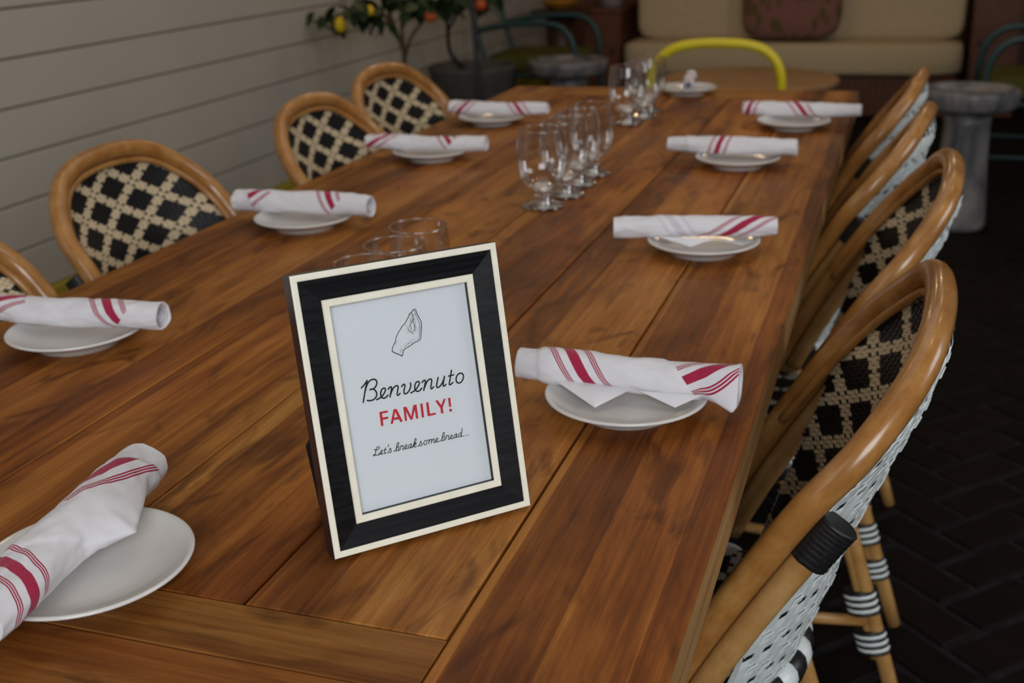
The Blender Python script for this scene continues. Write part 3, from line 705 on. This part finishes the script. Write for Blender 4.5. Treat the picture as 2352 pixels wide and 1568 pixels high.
for pts in ([(735, 265), (790, 265), (825, 320), (820, 400), (790, 480), (740, 570), (710, 640), (715, 710), (760, 750), (810, 785), (850, 800)], [(795, 195), (800, 240), (830, 290), (830, 400), (855, 470), (885, 540), (865, 640), (865, 690), (820, 740), (800, 780)],
    [(840, 160), (870, 165), (890, 190), (900, 240), (930, 320), (965, 420), (1000, 500), (1003, 600), (1000, 700), (1000, 880), (975, 940), (940, 965)], [(825, 410), (800, 470), (755, 550), (775, 610), (775, 710), (760, 740)], [(805, 455), (840, 500), (862, 570), (865, 620)]):
    stroke(mb, crop(*H1, pts), .00017, 4)
st = random.Random(3)
def stipple(a, b_, wdt, n, r=.00016):
    for _ in range(n):
        q = st.random(); x = a[0]+(b_[0]-a[0])*q+st.gauss(0, wdt); y = a[1]+(b_[1]-a[1])*q+st.gauss(0, wdt); disc(mb, crop(*H1, [(x, y)])[0], r, PD+.0001, 6)
stipple((870, 965), (580, 1150), 26, 75); stipple((515, 1215), (475, 1350), 20, 30); stipple((385, 1000), (340, 1140), 16, 14); stipple((670, 560), (690, 780), 28, 34); stipple((910, 570), (890, 770), 26, 40); stipple((780, 300), (740, 520), 22, 40); stipple((865, 220), (870, 460), 18, 34); stipple((1030, 500), (1020, 860), 12, 24)
mb.build('hand_drawing', 'ink', frame)

# ------------------------------------------------------------------ plates with napkin rolls
RZ, PR = .021, .0825
def plate_mesh():
    mb = MB(); lathe(mb, [(.0001, .0115), (.045, .0115), (.058, .0125), (.068, .0155), (.0765, .0195), (.0795, .0212), (.0815, .0213), (.0826, .0203), (.0822, .0188), (.078, .0165), (.068, .0115), (.056, .0075), (.0505, .0058), (.0495, .0), (.0465, .0), (.0455, .0045), (.0001, .0055)], 72); return mb
PLATES = [((-.456, -.005), 'large white side plate at lower left, nearest plate on the table'), ((-.128, .417), 'white side plate right of the picture frame, nearest on right side'), ((-.149, 1.007), 'second white side plate along the right side of the table'),
    ((-.185, 1.623), 'third white side plate along the right side of the table'), ((-.119, 2.059), 'last white side plate on the right, by the far table corner'), ((-.822, .449), 'white side plate at left edge, in front of the cut-off chair'),
    ((-.814, 1.016), 'second white side plate on the left, before the large star-back chair'), ((-.820, 1.588), 'third white side plate on the left side of the table'), ((-.837, 2.020), 'last white side plate on the left, near the far table end'), ((-.455, 2.553), 'white side plate at the far head of the table, before the yellow chair')]
pm = None
for k, ((x, y), lab) in enumerate(PLATES):
    if pm is None: o = plate_mesh().build('side_plate', 'porcelain', None, (x, y, TZ)); pm = o.data
    else: o = link('side_plate', pm, None, (x, y, TZ), (0, 0, k*.7))
    tag(o, lab, 'plate', 'side plates set around the table')

UP = np.array([0, 0, 1.0])
def napkin(lab, pl_, pr_, r, sets, ghost=None, flaps=(), folds=(), ends=(1.0, 1.0), tugs=(), lift=0.0, zl_=None, zr_=None, sag=.0, seed=0):
    rs = np.random.default_rng(seed+11)
    r *= .86; zc = TZ+RZ+r*.93+lift
    A, B = at(pl_, z=zl_ or zc), at(pr_, z=zr_ or zc); Ln = np.linalg.norm(B-A); a = (B-A)/Ln
    f = np.cross(a, UP); f /= np.linalg.norm(f); 
    if f@(CAM-A) < 0: f = -f
    up = np.cross(f, a); up = up if up[2] > 0 else -up
    NU, NV = 96, 64; V = []; at_ = {k: [] for k in ('s0', 'm0', 's1', 'm1', 'g0')}
    ph = rs.uniform(0, 6.28, 8)
    def surf(u, phi):
        q = u/Ln; w = r*phi
        rr = r*(1+.055*math.sin(4*q+ph[0]+phi)+.035*math.sin(9*q+ph[1]-2*phi)+.022*math.sin(3*phi+ph[2]+6*q)+.012*math.sin(23*q+ph[4]+2*phi))
        rr *= 1+(ends[0]-1)*max(0, 1-q/.18)**1.5+(ends[1]-1)*max(0, 1-(1-q)/.18)**1.5
        for (u0, sl, sg, h) in folds:             # an overlapping layer ends along u = u0 + sl*w
            d = (u-u0-sl*w)*sg; rr += h/(1+math.exp(-d/.0007)) if abs(d) < .02 else (h if d > 0 else 0)
        cy_, cz = math.sin(phi), math.cos(phi)
        nv = Vector((u*26+ph[5]*9, cy_*1.1, cz*1.1)); rr += .0022*mnoise.noise(nv)+.0010*mnoise.noise(nv*2.7)
        flat = 1-.10*max(0, -cz)
        P = A+a*u+f*(rr*1.04*cy_+.0022*math.sin(5.3*q+ph[6]))+up*(rr*cz*flat-sag*math.sin(math.pi*q))
        for (qa, q0, qb, p0, pw, tf, tu) in tugs:  # a corner of cloth pulled out of the roll
            wq = (q-qa)/(q0-qa) if q < q0 else (qb-q)/(qb-q0); wp = 1-abs(phi-p0)/pw
            if wq > 0 and wp > 0: k = wq*wp**1.3; P = P+f*tf*k+up*tu*k
        return P, w
    for i in range(NU+1):
        u = Ln*i/NU
        for j in range(NV+1):
            phi = -math.pi+2*math.pi*j/NV; P, w = surf(u, phi); V.append(P)
            for k in range(2):
                if k < len(sets):
                    u0, sl, masks = sets[k]; s = (u-u0-sl*w)/math.sqrt(1+sl*sl); mk = min([(u-um-sm*w)*sg for um, sm, sg in masks]) if masks else 1.0
                else: s, mk = 1.0, -1.0
                at_['s%d' % k].append(s); at_['m%d' % k].append(mk)
            if ghost: at_['g0'].append((u-ghost[0]-ghost[1]*w)/math.sqrt(1+ghost[1]**2))
            else: at_['g0'].append(1.0)
    F = [(i*(NV+1)+j, i*(NV+1)+j+1, (i+1)*(NV+1)+j+1, (i+1)*(NV+1)+j) for i in range(NU) for j in range(NV)]
    mb = MB(); mb.add(V, F, 0, True, **at_)
    blank = lambda n: dict(s0=[1.0]*n, m0=[-1.0]*n, s1=[1.0]*n, m1=[-1.0]*n, g0=[1.0]*n)
    # rolled ends: the cloth turns in and winds to the middle
    for e, ue, sg in ((0, 0.0, 1), (1, Ln, -1)):
        rings = []
        for sc, dep in ((1.0, 0.0), (.93, -.0008), (.86, .0015), (.82, .016), (.3, .02)):
            ring = []
            for j in range(NV):
                P, _ = surf(ue, -math.pi+2*math.pi*j/NV); c = A+a*ue; ring.append(c+(P-c)*sc+a*sg*dep)
            rings.append(ring)
        Vv = [p for r_ in rings for p in r_]; Ff = [(q*NV+j, q*NV+(j+1) % NV, (q+1)*NV+(j+1) % NV, (q+1)*NV+j) for q in range(len(rings)-1) for j in range(NV)]
        mb.add(Vv, Ff, 0, True, **blank(len(Vv)))
        sp_ = []; n_ = 60
        for j in range(n_):
            th = 4.6*math.pi*j/n_+ph[3]; rr = r*(.80-.62*j/n_)*(1+.08*math.sin(2*th)); c = A+a*ue
            d = f*math.cos(th)*rr+up*math.sin(th)*rr; sp_.append((c+d+a*sg*(.001+.003*j/n_), c+d+a*sg*.02))
        Vv = [p for q in sp_ for p in q]; Ff = [(2*j, 2*j+1, 2*j+3, 2*j+2) for j in range(n_-1)]
        mb.add(Vv, Ff, 0, True, **blank(len(Vv)))
    o = mb.build('rolled_napkin', 'napkin'); tag(o, lab, 'napkin', 'rolled striped napkins on the plates')
    for pts in flaps:                             # loose corners: small thin sheets
        P = np.array([at(p[:2], z=TZ+p[2]) for p in pts]); n_ = len(P); c = P.mean(0); mbf = MB(); k = 7; Vv = []; Ff = []
        # bilinear patch over 4 points (or a triangle with a doubled corner)
        Q = P if n_ == 4 else np.array([P[0], P[1], P[1], P[2]])
        for i in range(k+1):
            for j in range(k+1):
                s, t_ = i/k, j/k; p = Q[0]*(1-s)*(1-t_)+Q[1]*s*(1-t_)+Q[2]*s*t_+Q[3]*(1-s)*t_
                p = p+UP*(.0025*math.sin(math.pi*t_)*math.sin(math.pi*s*.9)); Vv.append(p)
        Ff = [(i*(k+1)+j, i*(k+1)+j+1, (i+1)*(k+1)+j+1, (i+1)*(k+1)+j) for i in range(k) for j in range(k)]
        mbf.add(Vv, Ff, 0, True, **blank(len(Vv))); mbf.build('loose_corner', 'napkin', o)
    return o
napkin('striped napkin roll lying diagonally across the nearest plate at lower left', (-64, 1440), (332, 1064), .0222, [(.047, -.45, []), (.200, 3.0, [(.214, .6, -1), (.135, 0, 1)])], folds=((.214, .5, -1, .0016), (.074, 1.25, 1, .0016)), tugs=((.44, .575, .86, 1.55, 1.3, .026, -.005),), seed=0)
napkin('striped napkin roll on the plate right of the frame, two corners hanging loose', (1192, 838), (1700, 880), .0182, [(.055, .8, [(.157, .75, -1)]), (.214, -2.0, [(.160, .75, 1), (.236, .3, -1)])], folds=((.158, .75, -1, .0015), (.022, .1, 1, .002)), ends=(.93, 1.18),
    flaps=[[(1268, 868, .030), (1366, 936, .0165), (1452, 893, .028)], [(1468, 897, .028), (1550, 936, .0165), (1612, 908, .028)]], tugs=((.84, .985, 1.03, 1.75, 1.0, .010, -.016),), seed=1)
napkin('napkin roll with faint grey stripes on the second right plate, red band at its right', (1410, 522), (1783, 520), .0185, [(.214, -1.55, [])], ghost=(.078, .7), flaps=[[(1512, 543, .029), (1586, 567, .0165), (1642, 548, .028)], [(1642, 549, .028), (1705, 564, .0165), (1738, 553, .028)]], ends=(1.0, .9), seed=2)
napkin('napkin roll with one upright red band on the third right plate', (1535, 330), (1830, 340), .0185, [(.112, -.35, [])], folds=((.035, .2, 1, .0018),), ends=(.85, .9), seed=3)
napkin('napkin roll on the last right plate, its end poking past the table edge', (1707, 248), (1978, 255), .018, [(.022, -.3, []), (.118, .9, [(.0, 0, 1), (.118, 3.0, -1)])], folds=((.206, .1, -1, .0018),), ends=(.9, .85), seed=4)
napkin('napkin roll with open coiled end on the plate at the left edge', (-22, 706), (372, 728), .0195, [(.166, .85, [(.2145, -.8, -1)]), (.041, -2.0, [(.055, .5, -1)])], folds=((.2145, -.8, -1, .0014),), seed=5)
napkin('napkin roll on the second left plate, beside the large star-back chair', (545, 459), (852, 474), .0195, [(.172, .72, [(.215, -.9, -1)]), (.058, -1.6, [(.022, .6, 1), (.067, .5, -1)])], folds=((.215, -.9, -1, .0014), (.02, .6, 1, .0016)), seed=6)
napkin('napkin roll on the third left plate, its tip over a woven chair back', (842, 326), (1117, 330), .0188, [(.174, .75, [(.212, -.9, -1)]), (.049, -1.3, [])], ends=(.85, 1.0), seed=7)
napkin('napkin roll on the last left plate, near the dark planter', (1034, 246), (1258, 250), .0185, [(.056, -.9, [(.10, 0, -1), (.06, 4, -1)]), (.165, .8, [(.165, 5, -1)])], ends=(.9, .8), seed=8)
napkin('napkin roll seen end-on at the far head of the table', (1578, 199), (1588, 172), .0165, [(.05, .6, []), (.16, -.6, [])], lift=.001, seed=9)

# ------------------------------------------------------------------ glassware
def goblet():
    t = thing('water_goblet', '', 'glass', group='stemmed water goblets along the table middle')
    bowl = [(.0130, .031), (.0200, .034), (.0300, .043), (.0375, .057), (.0405, .073), (.0412, .089), (.0405, .107), (.0388, .125), (.0376, .136)]
    mb = MB(); lathe(mb, spl(bowl, 4).tolist()[1:], 48); 
    mb.f = [f for f in mb.f if len(f) == 4]; mb.mi = mb.mi[:len(mb.f)]; mb.sm = mb.sm[:len(mb.f)]; mb.build('bowl', 'thin_glass', t)
    mb = MB(); tube(mb, [(.0376*math.cos(a), .0376*math.sin(a), .136) for a in np.linspace(0, 2*math.pi, 40, endpoint=False)], .0009, 6, 0, False, True); mb.build('rim', 'solid_glass', t)
    mb = MB(); lathe(mb, [(.0001, .0350), (.0100, .0340), (.0150, .0315), (.0140, .0285), (.0128, .026), (.0150, .0235), (.0160, .0210), (.0142, .0185), (.0130, .016), (.0130, .0145)], 32); mb.build('stem', 'solid_glass', t)
    mb = MB(); lathe(mb, [(.0001, .0145), (.013, .0143), (.0175, .0120), (.025, .0092), (.0325, .0066), (.0348, .0035), (.0345, .001), (.033, .0), (.0001, .0)], 40); mb.build('foot', 'thin_glass', t)
    return t
GB = [((-.462, 1.223), 'front goblet of the near cluster, nearest the three tumblers'), ((-.449, 1.313), 'second goblet of the near cluster, right behind the front one'), ((-.450, 1.403), 'third goblet of the near cluster, behind the second'), ((-.446, 1.493), 'rear goblet of the near cluster of four'),
      ((-.508, 2.058), 'front goblet of the far trio, before the yellow chair'), ((-.489, 2.148), 'middle goblet of the far trio'), ((-.495, 2.240), 'rear goblet of the far trio, near the far plate')]
g0 = None
for k, (px, lab) in enumerate(GB):
    if g0 is None: g0 = goblet(); g = g0
    else: g = copy_tree(g0)
    g.location = (px[0], px[1], TZ); g.rotation_euler = (0, 0, k*1.1); g.scale = (1.07, 1.07, 1.0); g['label'] = lab
def tumbler():
    t = thing('glass_tumbler', '', 'glass', group='stemless tumblers behind the picture frame')
    mb = MB(); lathe(mb, spl([(.030, .010), (.037, .016), (.0405, .028), (.0415, .042), (.0410, .060), (.0400, .079), (.0395, .085)], 4).tolist(), 48)
    mb.f = [f for f in mb.f if len(f) == 4]; mb.mi = mb.mi[:len(mb.f)]; mb.sm = mb.sm[:len(mb.f)]; mb.build('wall', 'thin_glass', t)
    mb = MB(); lathe(mb, [(.0001, .0105), (.029, .0098), (.031, .007), (.029, .0005), (.027, 0), (.0001, .001)], 40); mb.build('base', 'solid_glass', t)
    mb = MB(); tube(mb, [(.0395*math.cos(a), .0395*math.sin(a), .085) for a in np.linspace(0, 2*math.pi, 48, endpoint=False)], .0010, 6, 0, False, True); mb.build('rim', 'solid_glass', t)
    return t
t0 = None
for k, ((x, y), lab) in enumerate((((-.489, .582), 'nearest stemless tumbler, mostly hidden by the frame top'), ((-.490, .667), 'middle stemless tumbler of the row behind the frame'), ((-.496, .759), 'farthest stemless tumbler, its rim highest behind the frame'))):
    if t0 is None: t0 = tumbler(); g = t0
    else: g = copy_tree(t0)
    g.location = (x, y, TZ); g['label'] = lab

# ------------------------------------------------------------------ background furniture
def pedestal(lab, x, y, h, r):
    t = thing('pedestal_stool', lab, 'stool', (x, y, 0), group='glazed pedestal stools')
    mb = MB(); lathe(mb, [(.0001, h-.022), (r-.035, h-.022), (r-.025, h-.004), (r-.010, h), (r-.002, h-.006), (r, h-.02), (r-.004, h-.062), (r-.02, h-.078), (r*.6, h-.085), (.0001, h-.085)], 48); mb.build('top', 'ceramic', t)
    mb = MB(); lathe(mb, [(.0001, h-.085), (r*.50, h-.085), (r*.47, h-.14), (r*.49, h*.5), (r*.55, h*.2), (r*.58, .02), (r*.56, 0), (.0001, 0)], 40); mb.build('pedestal', 'ceramic', t)
    return t
pedestal('grey glazed pedestal stool behind the right-hand chairs', .362, 4.22, .555, .186)
pedestal('grey glazed pedestal stool in front of the left teal armchair', -1.60, 5.38, .515, .215)

def teal_chair(lab, x, y, rz):
    t = thing('teal_armchair', lab, 'armchair', (x, y, 0), rz, 'teal tube armchairs')
    for s in (1, -1):                             # local +x forward; arm and front leg in one bent tube
        P = spl([(-.30, s*.28, .62), (-.12, s*.28, .655), (.10, s*.28, .665), (.22, s*.28, .64), (.285, s*.28, .55), (.30, s*.28, .40), (.31, s*.28, .2), (.315, s*.28, 0)], 6)
        mb = MB(); tube(mb, P, .017, 10); mb.build('arm', 'teal', t)
        mb = MB(); tube(mb, spl([(-.36, s*.25, .90), (-.31, s*.255, .66), (-.25, s*.26, .42), (-.27, s*.265, .2), (-.31, s*.27, 0)], 5), .016, 10); mb.build('back_post', 'teal', t)
        mb = MB(); tube(mb, [(-.25, s*.262, .37), (.30, s*.28, .37)], .013, 8); mb.build('side_rail', 'teal', t)
        mb = MB(); tube(mb, [(-.29, s*.266, .13), (.312, s*.28, .13)], .011, 8); mb.build('stretcher', 'teal', t)
    mb = MB(); tube(mb, spl([(-.36, -.25, .90), (-.375, -.15, .935), (-.38, 0, .94), (-.375, .15, .935), (-.36, .25, .90)], 6), .016, 10); mb.build('top_rail', 'teal', t)
    mb = MB(); tube(mb, [(-.255, -.26, .43), (-.255, .26, .43)], .012, 8); mb.build('lower_rail', 'teal', t)
    mb = MB(); rounded_block(mb, (.02, 0, .435), (.56, .52, .11), .35); mb.build('seat_cushion', 'green_fabric', t)
    return t
teal_chair('teal tube armchair with green cushion beside the left board wall', -1.96, 6.03, 0.0)
teal_chair('teal tube armchair with green cushion at the right frame edge', .755, 5.28, math.pi)

yc = thing('yellow_chair', 'bright yellow tube-back chair at the far head of the table', 'chair', (-.455, 3.10, 0), math.radians(93))
P = spl([(-.06, -.205, 0), (-.05, -.205, .42), (-.06, -.205, .66), (-.07, -.20, .755), (-.075, -.17, .81), (-.08, -.11, .84), (-.08, 0, .848), (-.08, .10, .84), (-.075, .16, .812), (-.07, .198, .755), (-.06, .205, .66), (-.05, .205, .42), (-.06, .205, 0)], 6)
mb = MB(); tube(mb, P, .0155, 12); mb.build('back_hoop', 'yellow_paint', yc)
mb = MB(); rounded_block(mb, (.16, 0, .44), (.42, .42, .035), .4); mb.build('seat', 'yellow_paint', yc)
for s in (1, -1):
    mb = MB(); tube(mb, [(.32, s*.17, .43), (.36, s*.19, 0)], .0135, 10); mb.build('leg', 'yellow_paint', yc)

rt = thing('round_table', 'low round wooden table in front of the cream sofa', 'table', (-.615, 5.13, 0))
mb = MB(); lathe(mb, [(.0001, .425), (.40, .425), (.432, .432), (.436, .445), (.432, .458), (.425, .460), (.0001, .460)], 64); mb.build('top', 'light_wood', rt)
mb = MB(); lathe(mb, [(.0001, .425), (.06, .425), (.05, .2), (.07, .05), (.22, .03), (.23, .0), (.0001, 0)], 40); mb.build('pedestal', 'dark_wood', rt)

sofa = thing('sofa', 'cream cushioned sofa on a dark wooden base against back wall', 'sofa', (-.605, 7.2, 0))
mb = MB(); box(mb, (0, 0.02, .13), (2.02, .82, .25), 0, .01); mb.build('base', 'red_wood', sofa)
sl = MB(); box(sl, (0, 0, 0), (.034, .016, .235), 0, .004); me = None
for k in range(50):
    loc = (-.98+.04*k, -.397, .13)
    if me is None: o = sl.build('slat', 'red_wood', sofa, loc); me = o.data
    else: link('slat', me, sofa, loc)
mb = MB(); rounded_block(mb, (0, -.02, .353), (2.09, .86, .205), .22); mb.build('seat_cushion', 'cream_fabric', sofa)
for xa, xb in ((-1.585, -.64), (-.52, .437)):
    mb = MB(); rounded_block(mb, ((xa+xb)/2+.605, -.10, .735), (xb-xa, .24, .58), .25); mb.build('back_cushion', 'cream_fabric', sofa)
mb = MB(); box(mb, (0, .37, .48), (2.02, .10, .72), 0, .01); mb.build('back_frame', 'red_wood', sofa)
# printed cushion leaning between the back cushions
mb = MB(); rounded_block(mb, (0, 0, 0), (.60, .16, .56), .42); o = mb.build('throw_pillow', 'pillow', None, (-.578, 6.865, .748), (math.radians(-5), 0, 0)); tag(o, 'pink and olive patterned throw pillow in the middle of sofa', 'pillow')
mb = MB(); lathe(mb, [(.0001, .0), (.06, .012), (.062, .03), (.04, .05), (.0001, .055)], 24); mb.v = [(x, z*-.6, y) for x, y, z in mb.v]; po = mb.build('flower_badge', 'cream', o, (0.0, -.06, .06))

cb = thing('side_cabinet', 'reddish wooden cabinet standing left of the cream sofa', 'cabinet', (-1.80, 7.15, 0))
mb = MB(); box(mb, (0, 0, .315), (.25, .50, .62), 0, .006); mb.build('carcass', 'red_wood', cb)
mb = MB(); box(mb, (0, 0, .64), (.27, .52, .03), 0, .005); mb.build('top', 'red_wood', cb)
mb = MB(); box(mb, (0, -.257, .31), (.22, .015, .55), 0, .004); d = mb.build('door', 'red_wood', cb)
mb = MB(); rounded_block(mb, (.08, -.275, .40), (.018, .02, .06), .7, n=5); mb.build('handle', 'dark_metal', d)
mb = MB(); lathe(mb, [(.0001, 0), (.065, 0), (.072, .02), (.078, .10), (.074, .16), (.068, .165), (.062, .15), (.0001, .14)], 32); o = mb.build('ceramic_pot', 'grey_ceramic_plain', None, (-1.765, 7.02, .655)); tag(o, 'small pale grey pot standing on the cabinet left of sofa', 'pot')
cb2 = thing('side_cabinet', 'reddish wooden cabinet standing right of the cream sofa', 'cabinet', (.61, 7.15, 0))
mb = MB(); box(mb, (0, 0, .40), (.27, .50, .80), 0, .006); mb.build('carcass', 'red_wood', cb2)
mb = MB(); box(mb, (0, 0, .815), (.29, .52, .03), 0, .005); mb.build('top', 'red_wood', cb2)
mb = MB(); box(mb, (0, -.257, .40), (.24, .015, .70), 0, .004); d = mb.build('door', 'red_wood', cb2)
mb = MB(); rounded_block(mb, (-.09, -.275, .45), (.018, .02, .06), .7, n=5); mb.build('handle', 'dark_metal', d)

dt = thing('side_table', 'small dark round side table behind the left teal armchair', 'table', (-2.00, 6.62, 0))
mb = MB(); lathe(mb, [(.0001, .635), (.18, .635), (.195, .645), (.195, .665), (.188, .672), (.0001, .672)], 48); mb.build('top', 'dark_wood', dt)
mb = MB(); lathe(mb, [(.0001, .635), (.10, .635), (.085, .4), (.10, .05), (.15, .02), (.15, 0), (.0001, 0)], 32); mb.build('pedestal', 'dark_wood', dt)
mb = MB(); lathe(mb, [(.0001, 0), (.05, 0), (.09, .02), (.125, .05), (.13, .055), (.12, .05), (.08, .02), (.0001, .012)], 40); o = mb.build('amber_bowl', 'amber', None, (-2.00, 6.62, .672)); tag(o, 'shallow amber glazed bowl on the dark side table', 'bowl')
mb = MB(); rounded_block(mb, (0, 0, 0), (.40, .14, .36), .5); o = mb.build('yellow_cushion', 'yellow_trim', None, (.955, 5.28, .675), (0, 0, math.pi/2)); tag(o, 'mustard yellow cushion leaning in the right teal armchair', 'cushion')

# ------------------------------------------------------------------ citrus trees
pot = thing('planter', 'dark grey round planter beside the left teal armchair', 'planter', (-2.06, 5.14, 0))
mb = MB(); lathe(mb, [(.0001, 0), (.185, 0), (.20, .02), (.222, .46), (.232, .485), (.232, .51), (.222, .512), (.214, .50), (.210, .46), (.0001, .455)], 48); mb.build('pot', 'planter', pot)
mb = MB(); lathe(mb, [(.0001, .47), (.10, .474), (.209, .464), (.209, .458), (.0001, .456)], 32); mb.build('soil', 'soil', pot)
pot2 = thing('planter', 'planter hidden behind the farthest left chair holding the lemon tree', 'planter', (-1.945, 4.0, 0))
mb = MB(); lathe(mb, [(.0001, 0), (.13, 0), (.15, .02), (.17, .34), (.178, .36), (.17, .372), (.16, .36), (.0001, .33)], 40); mb.build('pot', 'planter', pot2)
mb = MB(); lathe(mb, [(.0001, .345), (.08, .349), (.158, .338), (.158, .332), (.0001, .331)], 32); mb.build('soil', 'soil', pot2)
lm = MB(); k = 8; V = []
for i in range(k+1):
    s = i/k; wv = .021*math.sin(math.pi*s**.8)**.9+.0004
    for j in (-1, 0, 1): V.append((.085*s, j*wv, -.02*s*s-.004*(1-abs(j))))
lm.add(V, [(3*i+j, 3*i+j+1, 3*i+3+j+1, 3*i+3+j) for i in range(k) for j in range(2)], 0, True)
leaf_me = [None]
def leaf(tree, p, yaw, pitch, sc):
    if leaf_me[0] is None: o = lm.build('leaf', 'leaf', tree); leaf_me[0] = o.data
    else: o = link('leaf', leaf_me[0], tree)
    o.location = p; o.rotation_euler = (random.uniform(-.6, .6), pitch, yaw); o.scale = (sc, sc, sc)
def fruit(tree, name, mat, p, r, el):
    mb = MB(); prof = [(r*math.cos(a)*(1 if abs(a) < 1.2 else .9), r*el*math.sin(a)) for a in np.linspace(-1.55, 1.55, 14)]; lathe(mb, [(max(x, .0003), z) for x, z in prof], 20); mb.build(name, mat, tree, p)
T1 = np.array([-1.945, 4.0, .352]); lt = thing('lemon_tree', 'small lemon tree with forked brown trunk by the board wall', 'tree', tuple(T1))
def L1_(px, y=4.0): return np.array(at(px, y=y))-T1
branches = [[(0, 0, 0), L1_((930, 150)), L1_((926, 115)), L1_((905, 60)), L1_((890, 10)), L1_((880, -60))], [L1_((931, 130)), L1_((945, 85)), L1_((975, 45)), L1_((1005, 5)), L1_((1030, -50))], [L1_((928, 110)), L1_((922, 60)), L1_((925, 0)), L1_((930, -60))], [L1_((903, 55)), L1_((860, 20)), L1_((800, 25)), L1_((755, 50))]]
for k, b_ in enumerate(branches):
    P = spl(b_, 6); mb = MB(); n = len(P); tube(mb, P, [.0125*(1-.55*i/n) if k == 0 else .008*(1-.5*i/n) for i in range(n)], 8); mb.build('trunk' if k == 0 else 'branch', 'bark', lt)
rr = random.Random(5)
for (cx_, cy_, sx_, sy_, n_) in ((760, 45, 30, 14, 13), (800, 15, 35, 14, 14), (850, 15, 32, 22, 24), (905, -2, 40, 18, 22), (885, 45, 14, 10, 5), (1000, -2, 35, 14, 20), (960, 8, 30, 16, 18)):
    for _ in range(n_):
        p = L1_((rr.gauss(cx_, sx_*.6), rr.gauss(cy_, sy_*.6)), 3.98+rr.gauss(0, .06)); leaf(lt, p, rr.uniform(0, 6.28), rr.uniform(.0, 1.0), rr.uniform(.8, 1.25))
fruit(lt, 'lemon', 'lemon', L1_((782, 56), 3.9), .026, 1.3); fruit(lt, 'lemon', 'lemon', L1_((849, 24), 3.88), .020, 1.1); fruit(lt, 'orange', 'orange', L1_((989, 38), 3.88), .025, .95)
T2 = np.array([-2.09, 5.10, .492]); ot = thing('orange_tree', 'orange tree with slim dark stem growing from the grey planter', 'tree', tuple(T2))
def L2_(px, y=5.1): return np.array(at(px, y=y))-T2
mb = MB(); tube(mb, spl([(0, 0, 0), L2_((1034, 120)), L2_((1028, 60)), L2_((1022, 0)), L2_((1018, -60))], 5), .011, 8); mb.build('trunk', 'dark_bark', ot)
mb = MB(); tube(mb, spl([L2_((1030, 70)), L2_((1060, 20)), L2_((1100, -10)), L2_((1120, -40))], 5), .007, 8); mb.build('branch', 'dark_bark', ot)
for (cx_, cy_, sx_, sy_, n_) in ((1030, 5, 22, 16, 14), (1110, 0, 28, 12, 14), (1060, -12, 40, 10, 14), (1140, -12, 20, 10, 6)):
    for _ in range(n_):
        p = L2_((rr.gauss(cx_, sx_*.6), rr.gauss(cy_, sy_*.6)), 5.1+rr.gauss(0, .1)); leaf(ot, p, rr.uniform(0, 6.28), rr.uniform(.0, 1.0), rr.uniform(.8, 1.25))
fruit(ot, 'orange', 'orange', L2_((1104, 12), 4.9), .030, .95)
ps = thing('lamp_stand', 'slim dark metal stand in front of the grey planter', 'stand', (-1.80, 4.72, 0))
def L3_(px, y): return np.array(at(px, y=y))-np.array([-1.80, 4.72, 0])
b0 = L3_((1104, 225), 4.72); t0_ = L3_((1083, 0), 4.72); dd = (t0_-b0)/(t0_[2]-b0[2])
mb = MB(); tube(mb, [b0-dd*(b0[2]-.015), b0, t0_, t0_+dd*.5], .0125, 10); mb.build('pole', 'dark_metal', ps)
bb = b0-dd*b0[2]; mb = MB(); lathe(mb, [(.0001, 0), (.12, 0), (.122, .008), (.10, .014), (.02, .02), (.0001, .02)], 32, 0, True, (bb[0], bb[1], 0)); mb.build('base', 'dark_metal', ps)
